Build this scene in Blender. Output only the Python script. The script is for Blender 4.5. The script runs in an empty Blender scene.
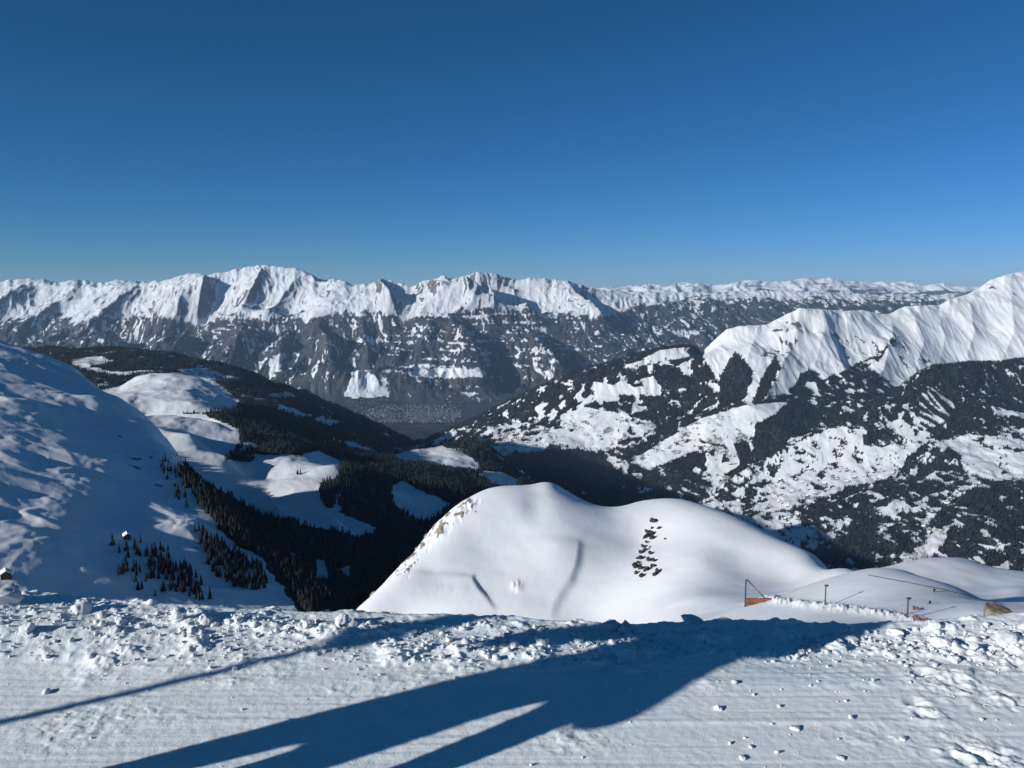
import bpy, bmesh, math, random
import numpy as np
from mathutils import Vector, Matrix

random.seed(7)
RNG = np.random.default_rng(11)
C = bpy.context.scene.collection
F = 769.0                              # focal length in pixels of a 1024 wide frame
PITCH = math.atan(92.0 / F)
CP, SP = math.cos(PITCH), math.sin(PITCH)
SUN_EL = math.radians(18.0)
SUN_AZ = math.radians(29.5)            # light travels towards +X turned this much towards +Y
UX, UY = math.cos(SUN_AZ), math.sin(SUN_AZ)

# ------------------------------------------------------------------ survey helpers
def ray(px, py):
    d = F * CP + (384 - py) * SP
    return (px - 512) / d, (-F * SP + (384 - py) * CP) / d     # x/y , z/y
def P(px, py, Y):
    t, e = ray(px, py)
    return Vector((t * Y, Y, e * Y))
def project(x, y, z):
    dep = y * CP - z * SP
    return 512 + F * x / dep, 384 - F * (y * SP + z * CP) / dep

# ------------------------------------------------------------------ noise
_perm = np.random.default_rng(3).permutation(256).astype(np.int32)
_perm = np.concatenate([_perm, _perm])
_ang = np.random.default_rng(4).random(256) * 2 * np.pi
_gx = np.cos(_ang).astype(np.float32); _gy = np.sin(_ang).astype(np.float32)
def perlin(x, y, seed=0):
    x = np.asarray(x, np.float64) + seed * 17.31; y = np.asarray(y, np.float64) + seed * 9.77
    xf = np.floor(x); yf = np.floor(y)
    xi = xf.astype(np.int64) & 255; yi = yf.astype(np.int64) & 255
    fx = (x - xf).astype(np.float32); fy = (y - yf).astype(np.float32)
    u = fx * fx * fx * (fx * (fx * 6 - 15) + 10); v = fy * fy * fy * (fy * (fy * 6 - 15) + 10)
    x1 = (xi + 1) & 255; y1 = (yi + 1) & 255
    def g(a, b, dx, dy):
        h = _perm[_perm[a] + b]
        return _gx[h] * dx + _gy[h] * dy
    n00 = g(xi, yi, fx, fy); n10 = g(x1, yi, fx - 1, fy)
    n01 = g(xi, y1, fx, fy - 1); n11 = g(x1, y1, fx - 1, fy - 1)
    a = n00 + u * (n10 - n00); b = n01 + u * (n11 - n01)
    return (a + v * (b - a)) * 1.5
def fbm(x, y, octv=4, seed=0, gain=0.5, lac=2.03):
    s = 0; a = 1.0; f = 1.0; tot = 0
    for i in range(octv):
        s = s + a * perlin(x * f, y * f, seed + i * 3); tot += a; a *= gain; f *= lac
    return s / tot
def ridged(x, y, octv=4, seed=0, gain=0.5, lac=2.07):
    s = 0; a = 1.0; f = 1.0; tot = 0
    for i in range(octv):
        n = 1 - np.abs(perlin(x * f, y * f, seed + i * 5)) * 1.6
        s = s + a * n; tot += a; a *= gain; f *= lac
    return s / tot
def sstep(a, b, x):
    t = np.clip((x - a) / (b - a), 0, 1)
    return t * t * (3 - 2 * t)

# ------------------------------------------------------------------ polygons and polylines
def inpoly(px, py, poly):
    r = np.zeros(px.shape, bool); n = len(poly)
    for i in range(n):
        x0, y0 = poly[i]; x1, y1 = poly[(i + 1) % n]
        if y0 == y1: continue
        c = ((y0 > py) != (y1 > py)) & (px < (x1 - x0) * (py - y0) / (y1 - y0) + x0)
        r ^= c
    return r
def blob(px, py, cx, cy, rx, ry, p=1.0):
    return np.exp(-(((px - cx) / rx) ** 2 + ((py - cy) / ry) ** 2) ** p)
def polydist(x, y, pts):
    """unsigned distance, signed side (+ = left of travel), parameter and z along a 3D polyline"""
    best = np.full(x.shape, 1e18); side = np.zeros(x.shape); zz = np.zeros(x.shape); par = np.zeros(x.shape)
    n = len(pts) - 1
    for i in range(n):
        a, b = pts[i], pts[i + 1]
        dx, dy = b[0] - a[0], b[1] - a[1]; L = dx * dx + dy * dy
        s = np.clip(((x - a[0]) * dx + (y - a[1]) * dy) / L, 0, 1)
        qx = x - a[0] - s * dx; qy = y - a[1] - s * dy
        d = qx * qx + qy * qy
        m = d < best
        best = np.where(m, d, best)
        side = np.where(m, np.sign(dx * qy - dy * qx), side)
        zz = np.where(m, a[2] + s * (b[2] - a[2]), zz)
        par = np.where(m, (i + s) / n, par)
    return np.sqrt(best), side, par, zz

# ------------------------------------------------------------------ terrain sheets
class RBF:
    def __init__(self, pts, ky=2.0, kind='lin', smooth=0.0):
        A = np.array([(ray(a, b)[0], math.log(Y) * ky) for a, b, Y in pts])
        v = np.array([ray(a, b)[1] for a, b, Y in pts])
        self.A, self.ky, self.kind = A, ky, kind
        n = len(A)
        K = self.k(np.linalg.norm(A[:, None] - A[None], axis=2)) + smooth * np.eye(n) * (-1 if kind == 'lin' else 1)
        Q = np.c_[np.ones(n), A]
        M = np.block([[K, Q], [Q.T, np.zeros((3, 3))]])
        self.w = np.linalg.lstsq(M, np.r_[v, 0, 0, 0], rcond=None)[0]
    def k(self, r):
        if self.kind == 'lin': return r
        return r * r * np.log(r + 1e-9)
    def __call__(self, t, Y):
        l = np.log(Y) * self.ky
        s = self.w[-3] + self.w[-2] * t + self.w[-1] * l
        for (a, b), w in zip(self.A, self.w[:-3]):
            s = s + w * self.k(np.sqrt((t - a) ** 2 + (l - b) ** 2))
        return s

def behind(crest, kY=1.12, dpx=30):
    return [(a, b + dpx, Y * kY) for a, b, Y in crest]

class Sheet:
    """regular survey grid of world points: columns fan out from the viewpoint, rows at growing distance"""
    def __init__(self, t0, t1, nt, Y0, Y1, ny):
        self.nt, self.ny = nt, ny
        t = np.linspace(t0, t1, nt); l = np.linspace(math.log(Y0), math.log(Y1), ny)
        self.t, L = np.meshgrid(t, l); self.y = np.exp(L); self.x = self.t * self.y
        self.z = np.zeros_like(self.x); self.t0, self.t1, self.l0, self.l1 = t0, t1, math.log(Y0), math.log(Y1)
    def pix(self):
        return project(self.x, self.y, self.z)
    def fade(self, m=0.04):
        return 1.0
    def height(self, x, y):
        x = np.asarray(x, float); y = np.asarray(y, float)
        u = (x / y - self.t0) / (self.t1 - self.t0) * (self.nt - 1)
        v = (np.log(y) - self.l0) / (self.l1 - self.l0) * (self.ny - 1)
        u = np.clip(u, 0, self.nt - 1.001); v = np.clip(v, 0, self.ny - 1.001)
        i = u.astype(int); j = v.astype(int); fu = u - i; fv = v - j
        z = self.z
        return (z[j, i] * (1 - fu) + z[j, i + 1] * fu) * (1 - fv) + (z[j + 1, i] * (1 - fu) + z[j + 1, i + 1] * fu) * fv
    def hit(self, px, py, Ymin=0, Ymax=1e9):
        """first point of the sheet seen along a line of sight"""
        t, e = ray(px, py)
        Y = np.exp(np.linspace(self.l0, self.l1, 3000)); Y = Y[(Y >= Ymin) & (Y <= Ymax)]
        h = self.height(t * Y, Y)
        k = np.nonzero(h >= e * Y)[0]
        j = k[0] if len(k) else int(np.argmin(e * Y - h))
        return Vector((t * Y[j], Y[j], float(h[j])))
    def normal_tilt(self):
        dzx = np.gradient(self.z, axis=1) / np.gradient(self.x, axis=1)
        return dzx
    def cell_area(self):
        dt = (self.t1 - self.t0) / (self.nt - 1); dl = (self.l1 - self.l0) / (self.ny - 1)
        return (self.y * dt) * (self.y * dl)
    def build(self, name, mat, attrs=None, kind='structure', parent=None):
        n = self.nt * self.ny
        me = bpy.data.meshes.new(name)
        co = np.empty((n, 3), np.float32)
        co[:, 0] = self.x.ravel(); co[:, 1] = self.y.ravel(); co[:, 2] = self.z.ravel()
        me.vertices.add(n); me.vertices.foreach_set('co', co.ravel())
        idx = np.arange(n, dtype=np.int32).reshape(self.ny, self.nt)
        q = np.stack([idx[:-1, :-1], idx[:-1, 1:], idx[1:, 1:], idx[1:, :-1]], -1).reshape(-1, 4)
        m = len(q)
        me.loops.add(m * 4); me.loops.foreach_set('vertex_index', q.ravel())
        me.polygons.add(m); me.polygons.foreach_set('loop_start', np.arange(0, m * 4, 4, dtype=np.int32))
        me.polygons.foreach_set('use_smooth', np.ones(m, bool))
        me.update(calc_edges=True)
        for k, v in (attrs or {}).items():
            a = me.attributes.new(k, 'FLOAT', 'POINT'); a.data.foreach_set('value', v.astype(np.float32).ravel())
        me.materials.append(mat)
        o = bpy.data.objects.new(name, me); C.objects.link(o)
        if kind: o['kind'] = kind
        return o

# ------------------------------------------------------------------ materials
def new_mat(name):
    m = bpy.data.materials.new(name); m.use_nodes = True
    nt = m.node_tree; b = nt.nodes['Principled BSDF']
    b.inputs['Specular IOR Level'].default_value = 0.25
    return m, nt, b
def nd(nt, typ, **kw):
    n = nt.nodes.new(typ)
    for k, v in kw.items(): setattr(n, k, v)
    return n
def noise_node(nt, scale, detail=4, rough=0.55, vec=None):
    n = nd(nt, 'ShaderNodeTexNoise'); n.inputs['Scale'].default_value = scale
    n.inputs['Detail'].default_value = detail; n.inputs['Roughness'].default_value = rough
    if vec is not None: nt.links.new(vec, n.inputs['Vector'])
    return n
def ramp(nt, src, p0, p1):
    r = nd(nt, 'ShaderNodeMapRange'); r.interpolation_type = 'SMOOTHSTEP'
    r.inputs['From Min'].default_value = p0; r.inputs['From Max'].default_value = p1
    nt.links.new(src, r.inputs['Value']); return r.outputs['Result']
def mixc(nt, fac, a, b):
    m = nd(nt, 'ShaderNodeMix', data_type='RGBA')
    if isinstance(fac, float): m.inputs['Factor'].default_value = fac
    else: nt.links.new(fac, m.inputs['Factor'])
    for s, v in ((6, a), (7, b)):
        if isinstance(v, tuple): m.inputs[s].default_value = (*v, 1)
        else: nt.links.new(v, m.inputs[s])
    return m.outputs[2]
SNOW = (0.80, 0.82, 0.85)
def plain(name, col, rough=0.7, nscale=None, var=0.3, bump=0.0, bscale=None, metal=0.0):
    m, nt, b = new_mat(name)
    b.inputs['Roughness'].default_value = rough; b.inputs['Metallic'].default_value = metal
    tc = nd(nt, 'ShaderNodeTexCoord')
    if nscale:
        n = noise_node(nt, nscale, 5, 0.6, tc.outputs['Object'])
        dark = tuple(c * (1 - var) for c in col); lite = tuple(min(1, c * (1 + var)) for c in col)
        nt.links.new(mixc(nt, ramp(nt, n.outputs['Fac'], .35, .65), dark, lite), b.inputs['Base Color'])
    else: b.inputs['Base Color'].default_value = (*col, 1)
    if bump:
        n2 = noise_node(nt, bscale or nscale, 6, 0.6, tc.outputs['Object'])
        bp = nd(nt, 'ShaderNodeBump'); bp.inputs['Strength'].default_value = bump
        nt.links.new(n2.outputs['Fac'], bp.inputs['Height']); nt.links.new(bp.outputs['Normal'], b.inputs['Normal'])
    return m
def terrain_mat(name, cover=((.016, .021, .021), (.04, .043, .038)), cscale=.02, snow=(.66, .68, .71), bump=None, edge=None, rock=(.16, .14, .12)):
    """snow, with forest floor where 'cover' is 1 and bare rock where 'rock' is 1"""
    m, nt, b = new_mat(name)
    b.inputs['Roughness'].default_value = 0.65
    g = nd(nt, 'ShaderNodeNewGeometry'); pos = g.outputs['Position']
    ca = nd(nt, 'ShaderNodeAttribute', attribute_name='cover'); ra = nd(nt, 'ShaderNodeAttribute', attribute_name='rock')
    n1 = noise_node(nt, cscale, 6, .65, pos)
    cc = mixc(nt, ramp(nt, n1.outputs['Fac'], .35, .65), *cover)
    rc = mixc(nt, ramp(nt, n1.outputs['Fac'], .35, .65), tuple(c * .6 for c in rock), tuple(c * 1.3 for c in rock))
    fac = ca.outputs['Fac']; rf = ra.outputs['Fac']
    if edge:                                    # ragged edge smaller than the grid
        n2 = noise_node(nt, edge[0], 4, .7, pos)
        s = nd(nt, 'ShaderNodeMath', operation='MULTIPLY_ADD'); s.inputs[1].default_value = edge[1]; s.inputs[2].default_value = -edge[1] * .5
        nt.links.new(n2.outputs['Fac'], s.inputs[0])
        outs = []
        for x in (fac, rf):
            a = nd(nt, 'ShaderNodeMath', operation='ADD'); nt.links.new(x, a.inputs[0]); nt.links.new(s.outputs[0], a.inputs[1])
            outs.append(ramp(nt, a.outputs[0], .35, .65))
        fac, rf = outs
    c1 = mixc(nt, fac, snow, cc)
    c2 = mixc(nt, rf, c1, rc)
    nt.links.new(c2, b.inputs['Base Color'])
    if bump:
        n3 = noise_node(nt, bump[0], 8, .6, pos)
        bp = nd(nt, 'ShaderNodeBump'); bp.inputs['Strength'].default_value = bump[1]; bp.inputs['Distance'].default_value = bump[2]
        nt.links.new(n3.outputs['Fac'], bp.inputs['Height']); nt.links.new(bp.outputs['Normal'], b.inputs['Normal'])
    return m

# ------------------------------------------------------------------ objects helpers
def mesh_obj(name, verts, faces, mat, parent=None, smooth=False):
    me = bpy.data.meshes.new(name); me.from_pydata([tuple(v) for v in verts], [], faces); me.update()
    for m in (mat if isinstance(mat, (list, tuple)) else [mat]): me.materials.append(m)
    if smooth: me.polygons.foreach_set('use_smooth', np.ones(len(me.polygons), bool))
    o = bpy.data.objects.new(name, me); C.objects.link(o)
    if parent: o.parent = parent
    return o
def bm_obj(name, bm, mat, parent=None, smooth=False):
    me = bpy.data.meshes.new(name); bm.to_mesh(me); bm.free()
    for m in (mat if isinstance(mat, (list, tuple)) else [mat]): me.materials.append(m)
    if smooth: me.polygons.foreach_set('use_smooth', np.ones(len(me.polygons), bool))
    o = bpy.data.objects.new(name, me); C.objects.link(o)
    if parent: o.parent = parent
    return o
def tag(o, label, cat, group=None):
    o['label'] = label; o['category'] = cat
    if group: o['group'] = group
    return o
def empty(name, loc, rz=0, s=1):
    o = bpy.data.objects.new(name, None); C.objects.link(o); o.location = loc; o.rotation_euler = (0, 0, rz); o.scale = (s, s, s); return o
def dup(root, loc, rz=0, s=(1, 1, 1)):
    r = root.copy(); C.objects.link(r); r.location = loc; r.rotation_euler = (0, 0, rz); r.scale = s
    for ch in root.children:
        c = ch.copy(); C.objects.link(c); c.parent = r
    return r
def tube(bm, pts, r, n=8, r1=None):
    pts = [Vector(p) for p in pts]; rings = []
    for i, p in enumerate(pts):
        d = (pts[min(i + 1, len(pts) - 1)] - pts[max(i - 1, 0)]).normalized()
        a = d.orthogonal().normalized(); b = d.cross(a)
        rr = r if r1 is None else r + (r1 - r) * i / (len(pts) - 1)
        rings.append([bm.verts.new(p + (a * math.cos(2 * math.pi * k / n) + b * math.sin(2 * math.pi * k / n)) * rr) for k in range(n)])
    for q in range(len(rings) - 1):
        for k in range(n): bm.faces.new((rings[q][k], rings[q][(k + 1) % n], rings[q + 1][(k + 1) % n], rings[q + 1][k]))
    bm.faces.new(rings[0][::-1]); bm.faces.new(rings[-1])
def box(bm, c, s, rz=0):
    M = Matrix.Translation(c) @ Matrix.Rotation(rz, 4, 'Z') @ Matrix.Diagonal((*s, 1))
    return bmesh.ops.create_cube(bm, size=1, matrix=M)['verts']

# ================================================================== TERRAIN
def spurs(S, feats, lift, wl, wr):
    """spurs running downhill: a broad flank towards the sun, a short steep one away from it"""
    for pts, k in feats:
        W = [P(*p) for p in pts]
        d, side, par, zz = polydist(S.x, S.y, W)
        end = np.where((par <= 0) | (par >= 1), np.exp(-(d / wr) ** 2), 1)
        env = np.sin(np.pi * np.clip(par, 0, 1) ** 1.3) ** .8
        q = d / (1.6 * wr)
        hollow = np.where(side > 0, q * np.exp(1 - q), 0) * np.exp(-(d / (6 * wr)) ** 2) * np.sin(np.pi * np.clip(par, 0, 1)) ** .6
        S.z += k * lift * (env * np.where(side > 0, np.exp(-(d / wr) ** 1.4), np.exp(-(d / wl) ** 1.2)) - 1.5 * hollow)

def fit_crest(S, crest, span, rough=.7, seed=1, only=None):
    """draw the skyline of a range up or down to its surveyed height, fading out below it"""
    cx = [c[0] for c in crest]; cy = [c[1] for c in crest]
    for it in range(3):
        px, py = S.pix()
        use = py if only is None else np.where(only, py, 1e9)
        top = use.min(axis=0); col = px[use.argmin(axis=0), np.arange(S.nt)]
        want = np.interp(col, cx, cy) + rough * 1.6 * fbm(col / 7, col * 0 + seed, 3, seed)
        dp = np.convolve(np.pad(want - top, 4, 'edge'), np.hanning(11)[1:-1] / np.hanning(11).sum(), 'valid')
        S.z -= dp[None] * sstep(span, 0, py - top[None]) * S.y / F * 1.0

# ---------------- far range across the valley
def far_range():
    S = Sheet(-.86, .86, 1500, 7300, 16500, 420)
    crest = [(-140,284,14500),(-60,280,14500),(0,281,14600),(30,278,14600),(57,282,14600),(85,279.5,14500),(97,283,14400),(117,280,14400),(145,282,14300),(170,279.5,14200),(190,273,14000),(207,274,13800),(225,272,14000),(240,269,14000),
      (256,266,14000),(271,265,14000),(293,267.5,14000),(306,272,14000),(316,277,14000),(323,281,14000),(331,279,14000),(341,280.5,14000),(351,284.5,14000),(368,284,14000),(381,279,13900),(391,281,14000),(411,286,14200),(428,280,14300),(443,276,14300),(452,279,14300),
      (463,276,14000),(478,272,14000),(496,274,14000),(512,279,14100),(537,278,14200),(552,280,14200),(567,280,14300),(577,284,14400),(592,288,14600),(620,291,14800),(650,292,15000),(700,292,15200),(770,290,15500),(850,294,15500),(1024,294,15500),(1160,294,15500)]
    pts = list(crest) + behind(crest, 1.10, 16)
    # tree line row and the lower flank; a spur comes nearer, a gully lies farther
    pts += [(-100,312,13600),(0,312,13500),(60,310,13300),(110,312,13200),(150,316,12900),(200,316,12700),(250,312,12700),(300,312,12600),(340,313,12700),(390,314,12600),(440,312,12700),(500,308,12900),(550,310,13200),(600,318,13300),(650,322,14000),(720,318,14400),(800,316,14600),(1000,316,14600)]
    pts += [(-100,342,12300),(0,340,12600),(50,342,12100),(90,340,12000),(130,338,12500),(180,340,11800),(240,340,11700),(300,340,11500),(325,340,11400),(350,338,12000),(378,340,11500),(430,340,11700),(480,340,11800),(520,340,12100),(560,340,12300),(600,340,12600),(660,340,13200),(740,340,13500),(1000,340,13500)]
    pts += [(-100,372,11300),(50,372,11200),(150,372,11000),(240,372,10900),(300,374,10800),(333,372,10700),(354,374,11200),(380,374,10700),(440,374,10900),(500,374,11100),(560,370,11400),(650,366,11800),(1000,366,11800)]
    pts += [(a,402,10350) for a in range(-100, 1101, 100)] + [(370,404,10150),(420,404,10200)]
    pts += [(a,417,9000) for a in range(-100, 1101, 100)] + [(a,434,7750) for a in range(-100, 1101, 100)] + [(a, 444, 7200) for a in range(-100, 1101, 150)]
    S.z = RBF(pts, 2.2, 'lin')(S.t, S.y) * S.y
    px, py = S.pix()
    up = sstep(404, 380, py)                                   # nothing on the valley floor
    wx = S.x + 260 * fbm(S.x / 900, S.y / 900, 3, 5); wy = S.y + 260 * fbm(S.x / 900, S.y / 900, 3, 6)
    feats = [
      ([(207,273.5,13800),(202,286,13300),(194,303,12800)], 1.55),
      ([(186,287,13400),(177,300,12900),(160,317,12400)], .8),
      ([(140,284,13900),(108,298,13200),(72,317,12400)], .95),
      ([(80,283,14200),(46,296,13500),(4,314,12700)], .75),
      ([(32,279,14300),(0,291,13600),(-42,307,12900)], .75),
      ([(264,265,14000),(252,282,13400),(240,303,12800)], 0.97),
      ([(300,271,13900),(281,290,13300),(262,311,12600)], .8),
      ([(381,279,13900),(375,290,13400),(398,313,12600)], 1.55),
      ([(428,280,14200),(430,292,13600),(444,306,13000)], 1.00),
      ([(463,275.5,13950),(462,288,13500),(470,304,12900)], 1.55),
      ([(479,272,14000),(486,288,13500),(499,303,13000)], 1.55),
      ([(512,279,14100),(520,294,13500),(530,310,13000)], 0.97),
      ([(567,280,14300),(584,298,13700),(612,324,12900)], 1.00),
      ([(318,313,12600),(325,342,11600),(336,392,10650)], 1.16),
      ([(362,312,12700),(366,338,11700),(372,368,10900)], 0.97),
      ([(250,314,12600),(240,345,11500),(226,385,10700)], 0.97),
      ([(190,318,12600),(178,345,11600),(165,380,10900)], 0.97),
      ([(290,316,12500),(282,345,11500),(276,380,10800)], 1.00),
      ([(120,322,12700),(108,345,11800),(96,375,11000)], 0.97),
      ([(450,316,12600),(470,345,11650),(486,385,10700)], 0.97),
      ([(520,320,12800),(548,350,11800),(570,385,10900)], 0.97),
    ]
    spurs(S, feats, 150, 700, 240)
    # erosion: ribs running down the flanks
    rib = ridged(wx / 520, wy / 1500, 4, 21, .55) - .62
    low = sstep(300, 335, py); cr = np.clip((py - np.interp(px, [c[0] for c in crest], [c[1] for c in crest]) - 1) / 16, .10, 1)
    S.z += up * cr * (rib * (16 + 104 * low) + (ridged(wx / 1500, wy / 1900, 3, 19, .45) - .6) * 200) + up * fbm(wx / 240, wy / 300, 4, 31) * (11 + 27 * low)
    cliffs = sstep(404, 390, py) * (ridged(wx / 130, wy / 260, 3, 41) - .6) * 34
    S.z += cliffs
    fit_crest(S, crest, 34, 1.3, 3)
    px, py = S.pix()
    # cover: forest and scree below the tree line
    tl = np.interp(px, [-100,0,60,120,160,200,256,320,380,450,512,560,610,640,700,1024], [318,320,318,320,318,322,318,314,316,313,308,316,318,306,300,302])
    n = fbm(wx / 700, wy / 900, 5, 51) ; n2 = fbm(wx / 170, wy / 230, 4, 61)
    ns = fbm(S.x / 900, S.z / 45 + S.x / 2500, 4, 71)          # terraces along the contour
    below = (py - tl)
    c = sstep(-7, 8, below + 11 * n + 12 * n2 + 10 * (rib + .02) + 3)
    fine = fbm((wx + .45 * wy) / 55, wy / 210, 4, 83, .6); finer = fbm(S.x / 34, S.y / 60, 3, 81)
    mid = ((px > 385) & (px < 580)) * sstep(395, 372, py)
    sn = .62 * fine + .45 * n2 + .30 * n + (.18 + .45 * mid) * ns + .25 * finer + .07 - .16 * sstep(372, 398, py)
    c = c * (1 - .90 * sstep(.0, .46, sn))
    def snowpatch(c, poly, k=3):
        w = fbm(wx / 200, wy / 200, 3, 91)
        return np.where(inpoly(px + k * w * 2, py + k * n2 * 2, poly), np.minimum(c, .06 + .5 * np.maximum(0, n2)), c)
    c = snowpatch(c, [(353,371),(362,369),(374,374),(378,382),(389,388),(388,398),(366,398),(344,397)])
    c = snowpatch(c, [(405,371),(440,368),(485,370),(483,377),(440,378),(410,376)], 2)
    c = snowpatch(c, [(268,360),(286,352),(280,366),(270,380)], 2)
    c = snowpatch(c, [(460,392),(480,393),(470,397)], 2)
    floor = sstep(400, 405, py) * (py > 398)
    c = np.maximum(c, floor * (.90 + .5 * fbm(S.x / 260, S.y / 420, 4, 95)))
    c = np.where((py > 426.5) & (py < 431), .97, c)
    steep = np.hypot(S.normal_tilt(), 0)
    r = sstep(.50, .85, np.abs(steep) + .45 * n2 + .25 * fine) * sstep(6, -10, below) * .8
    S.cover = np.clip(c, 0, 1)
    return S, dict(cover=S.cover, rock=np.clip(r, 0, 1))

# ---------------- farthest blue mountains
def far_far():
    S = Sheet(-.86, .86, 1100, 17500, 30000, 150)
    crest = [(-100,290,26000),(300,290,26000),(560,291,26000),(600,288,26000),(622,286,26000),(637,285,26000),(652,284,26000),(667,286,26000),(684,282,26000),(702,284,26000),(715,285,26000),(727,284,26000),(747,279.5,26000),(762,281,26000),(780,281.5,26000),(793,280,25500),(807,277,25000),(818,279,25000),(830,277.5,25000),(843,281,25500),(868,281.5,26000),(893,282,26000),(905,281,26000),(923,285,26000),(943,282.5,26000),(953,285,26000),(973,287,26000),(1010,286,26000),(1100,284,26000)]
    pts = list(crest) + behind(crest, 1.09, 10)
    pts += [(a,297 + 3 * math.sin(a * .06),23500) for a in range(-100, 1101, 60)] + [(a,312 + 4 * math.sin(a * .04),21000) for a in range(-100, 1101, 60)] + [(a,335,18800) for a in range(-100, 1101, 100)] + [(a,350,17400) for a in range(-100, 1101, 100)]
    S.z = RBF(pts, 3, 'lin')(S.t, S.y) * S.y
    wx = S.x + 500 * fbm(S.x / 1500, S.y / 1500, 3, 5); wy = S.y
    S.z += (ridged(wx / 1100, wy / 2600, 4, 22, .55) - .62) * 330 + fbm(wx / 500, wy / 500, 3, 33) * 60
    fit_crest(S, crest, 14, .9, 5)
    px, py = S.pix()
    n = fbm(S.x / 1300, S.y / 1300, 4, 44)
    bands = fbm(S.x / 2500, S.z / 110, 3, 46)
    c = sstep(-4, 6, py - 291.5 + 7 * n + 6 * bands)
    c *= sstep(.15, .5, .62 + .6 * n + .3 * bands)
    r = sstep(.1, .35, bands + .3 * n) * (1 - c) * .8
    return S, dict(cover=c, rock=r)

# ---------------- white massif on the right with its forested lower ridge
def massif():
    S = Sheet(-.20, .92, 1250, 4300, 9200, 520)
    crest = [(425,440,6500),(440,433,6450),(470,420,6350),(500,405,6300),(540,386,6250),(580,370,6200),(612,362,6200),(640,353,6250),(665,347,6300),(690,345,6350),(702,352,6350),(712,342,6400),(727,329,6500),(742,325.5,6600),(762,325,6650),(768,324,6650),(783,316,6600),(800,308,6600),(818,309,6700),(843,311,6850),(863,310,7000),(875,312.5,7100),(888,314.5,7200),(905,306,7200),(923,305.5,7250),(940,305,7300),(950,299,7400),(968,294,7500),(983,285,7700),(990,280,7800),(1005,275,7900),(1018,272,8000),(1040,270,8000),(1080,276,8000),(1160,282,8000)]
    pts = list(crest) + behind(crest, 1.12, 40)
    pts += [(400,458,5600),(450,452,5500),(500,446,5300),(540,470,4950),(590,470,4950),(640,480,4800),(700,480,4800),(760,476,4800),(820,470,4850),(900,460,5000),(1000,460,5000),(1120,460,5000),(520,498,4500),(620,510,4500),(760,510,4500),(1000,500,4500),(1140,500,4500)]
    pts += [(520,420,5850),(580,410,5700),(580,440,5350),(640,400,5750),(640,430,5350),(690,380,5900),(700,410,5550),(745,405,5350),(700,440,5150),(740,380,5750),(725,352,6150),(760,350,6250),(778,360,5950),(798,332,6350),(812,335,6450),(820,360,6100),(800,385,5700),(845,345,6350),(845,378,5800),(880,340,6650),(890,330,6850),(900,352,6400),(915,375,6000),(925,370,6250),(870,400,5450),(940,340,6800),(960,350,6700),(990,330,7100),(1010,345,6800),(1024,300,7500),(985,300,7450),(955,320,7150),(1060,330,7000),(990,370,6350),(940,395,5900),(1060,380,6200)]
    S.z = RBF(pts, 2.0, 'lin')(S.t, S.y) * S.y
    spurs(S, [
      ([(800,308,6600),(794,330,6250),(779,362,5780),(752,395,5300)], 1.00),
      ([(762,326,6600),(752,350,6200),(740,385,5600)], .7),
      ([(832,311,6750),(822,338,6350),(812,366,5900)], .6),
      ([(935,307,7250),(945,335,6850),(938,365,6350)], .6),
      ([(1024,274,8000),(1036,310,7400),(1024,350,6800)], .8),
      ([(820,313,6680),(838,345,6250),(852,372,5800)], 1.00),
      ([(890,318,7050),(893,338,6650),(884,362,6150),(868,376,5750)], 1.06),
      ([(905,306,7200),(925,335,6750),(915,365,6200)], 0.96),
      ([(968,294,7500),(975,325,7000),(965,352,6600)], 0.96),
      ([(1010,290,7600),(1015,325,7050),(1000,355,6600)], 0.96)], 40, 420, 150)
    px, py = S.pix()
    wx = S.x + 90 * fbm(S.x / 400, S.y / 400, 3, 5); wy = S.y + 90 * fbm(S.x / 400, S.y / 400, 3, 6)
    hi = sstep(410, 380, py)
    S.z += hi * ((ridged(wx / 190, wy / 700, 4, 23, .5) - .62) * 15 + (ridged(wx / 62, wy / 620, 3, 30, .55) - .6) * 6 + (ridged(wx / 480, wy / 900, 3, 29, .5) - .62) * 30) + (1 - hi) * fbm(wx / 260, wy / 260, 4, 24) * 30 + fbm(S.x / 900, S.y / 900, 3, 25) * 25
    fit_crest(S, crest, 22, .5, 7)
    px, py = S.pix()
    n = fbm(wx / 330, wy / 420, 4, 53); n2 = fbm(wx / 75, wy / 95, 4, 63); n3 = fbm(wx / 40, S.z / 14, 3, 64)
    qx = px + 5 * n2; qy = py + 3.5 * fbm(wx / 60, wy / 60, 3, 65)
    # default: forest below the line where the open white slopes end
    line = np.interp(px, [400,690,700,712,722,735,748,760,770,785,800,835,862,880,905,925,940,1160], [300,330,352,370,386,396,404,402,396,393,390,374,360,374,395,395,380,380])
    c = sstep(-3, 3, qy - line + 6 * n) * .95
    # open strips on the forested ridge
    def patch(c, poly, v=0.0, ex=1, speckle=1.0): return np.where(inpoly(px + ex * 5 * n2, py + ex * 3 * n, poly), np.clip(v + speckle * np.maximum(0, n2) * .9, 0, 1), c)  # last argument sets how much forest cover stays in the strip
    gaps = sstep(.20, .34, n + .8 * n2)
    c = c * (1 - .9 * gaps * sstep(352, 362, py)) * (1 - .85 * sstep(.22, .4, n2 + .5 * n3) * sstep(352, 362, py))
    village = inpoly(px + 14 * n, py + 8 * n2, [(428,442),(452,428),(480,428),(520,420),(560,428),(620,412),(660,425),(640,445),(590,452),(545,445),(535,470),(512,474),(470,455)])
    c = np.where(village, sstep(.42, .58, .40 + .6 * n2 + .55 * n + .25 * n3), c)
    c = patch(c, [(592,382),(612,386),(622,380),(632,388),(648,386),(654,379),(662,388),(660,395),(630,396),(596,396)])
    c = patch(c, [(625,364),(640,360),(660,351),(688,347),(690,357),(665,361),(632,368)], 0, 1, 1.4)
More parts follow.
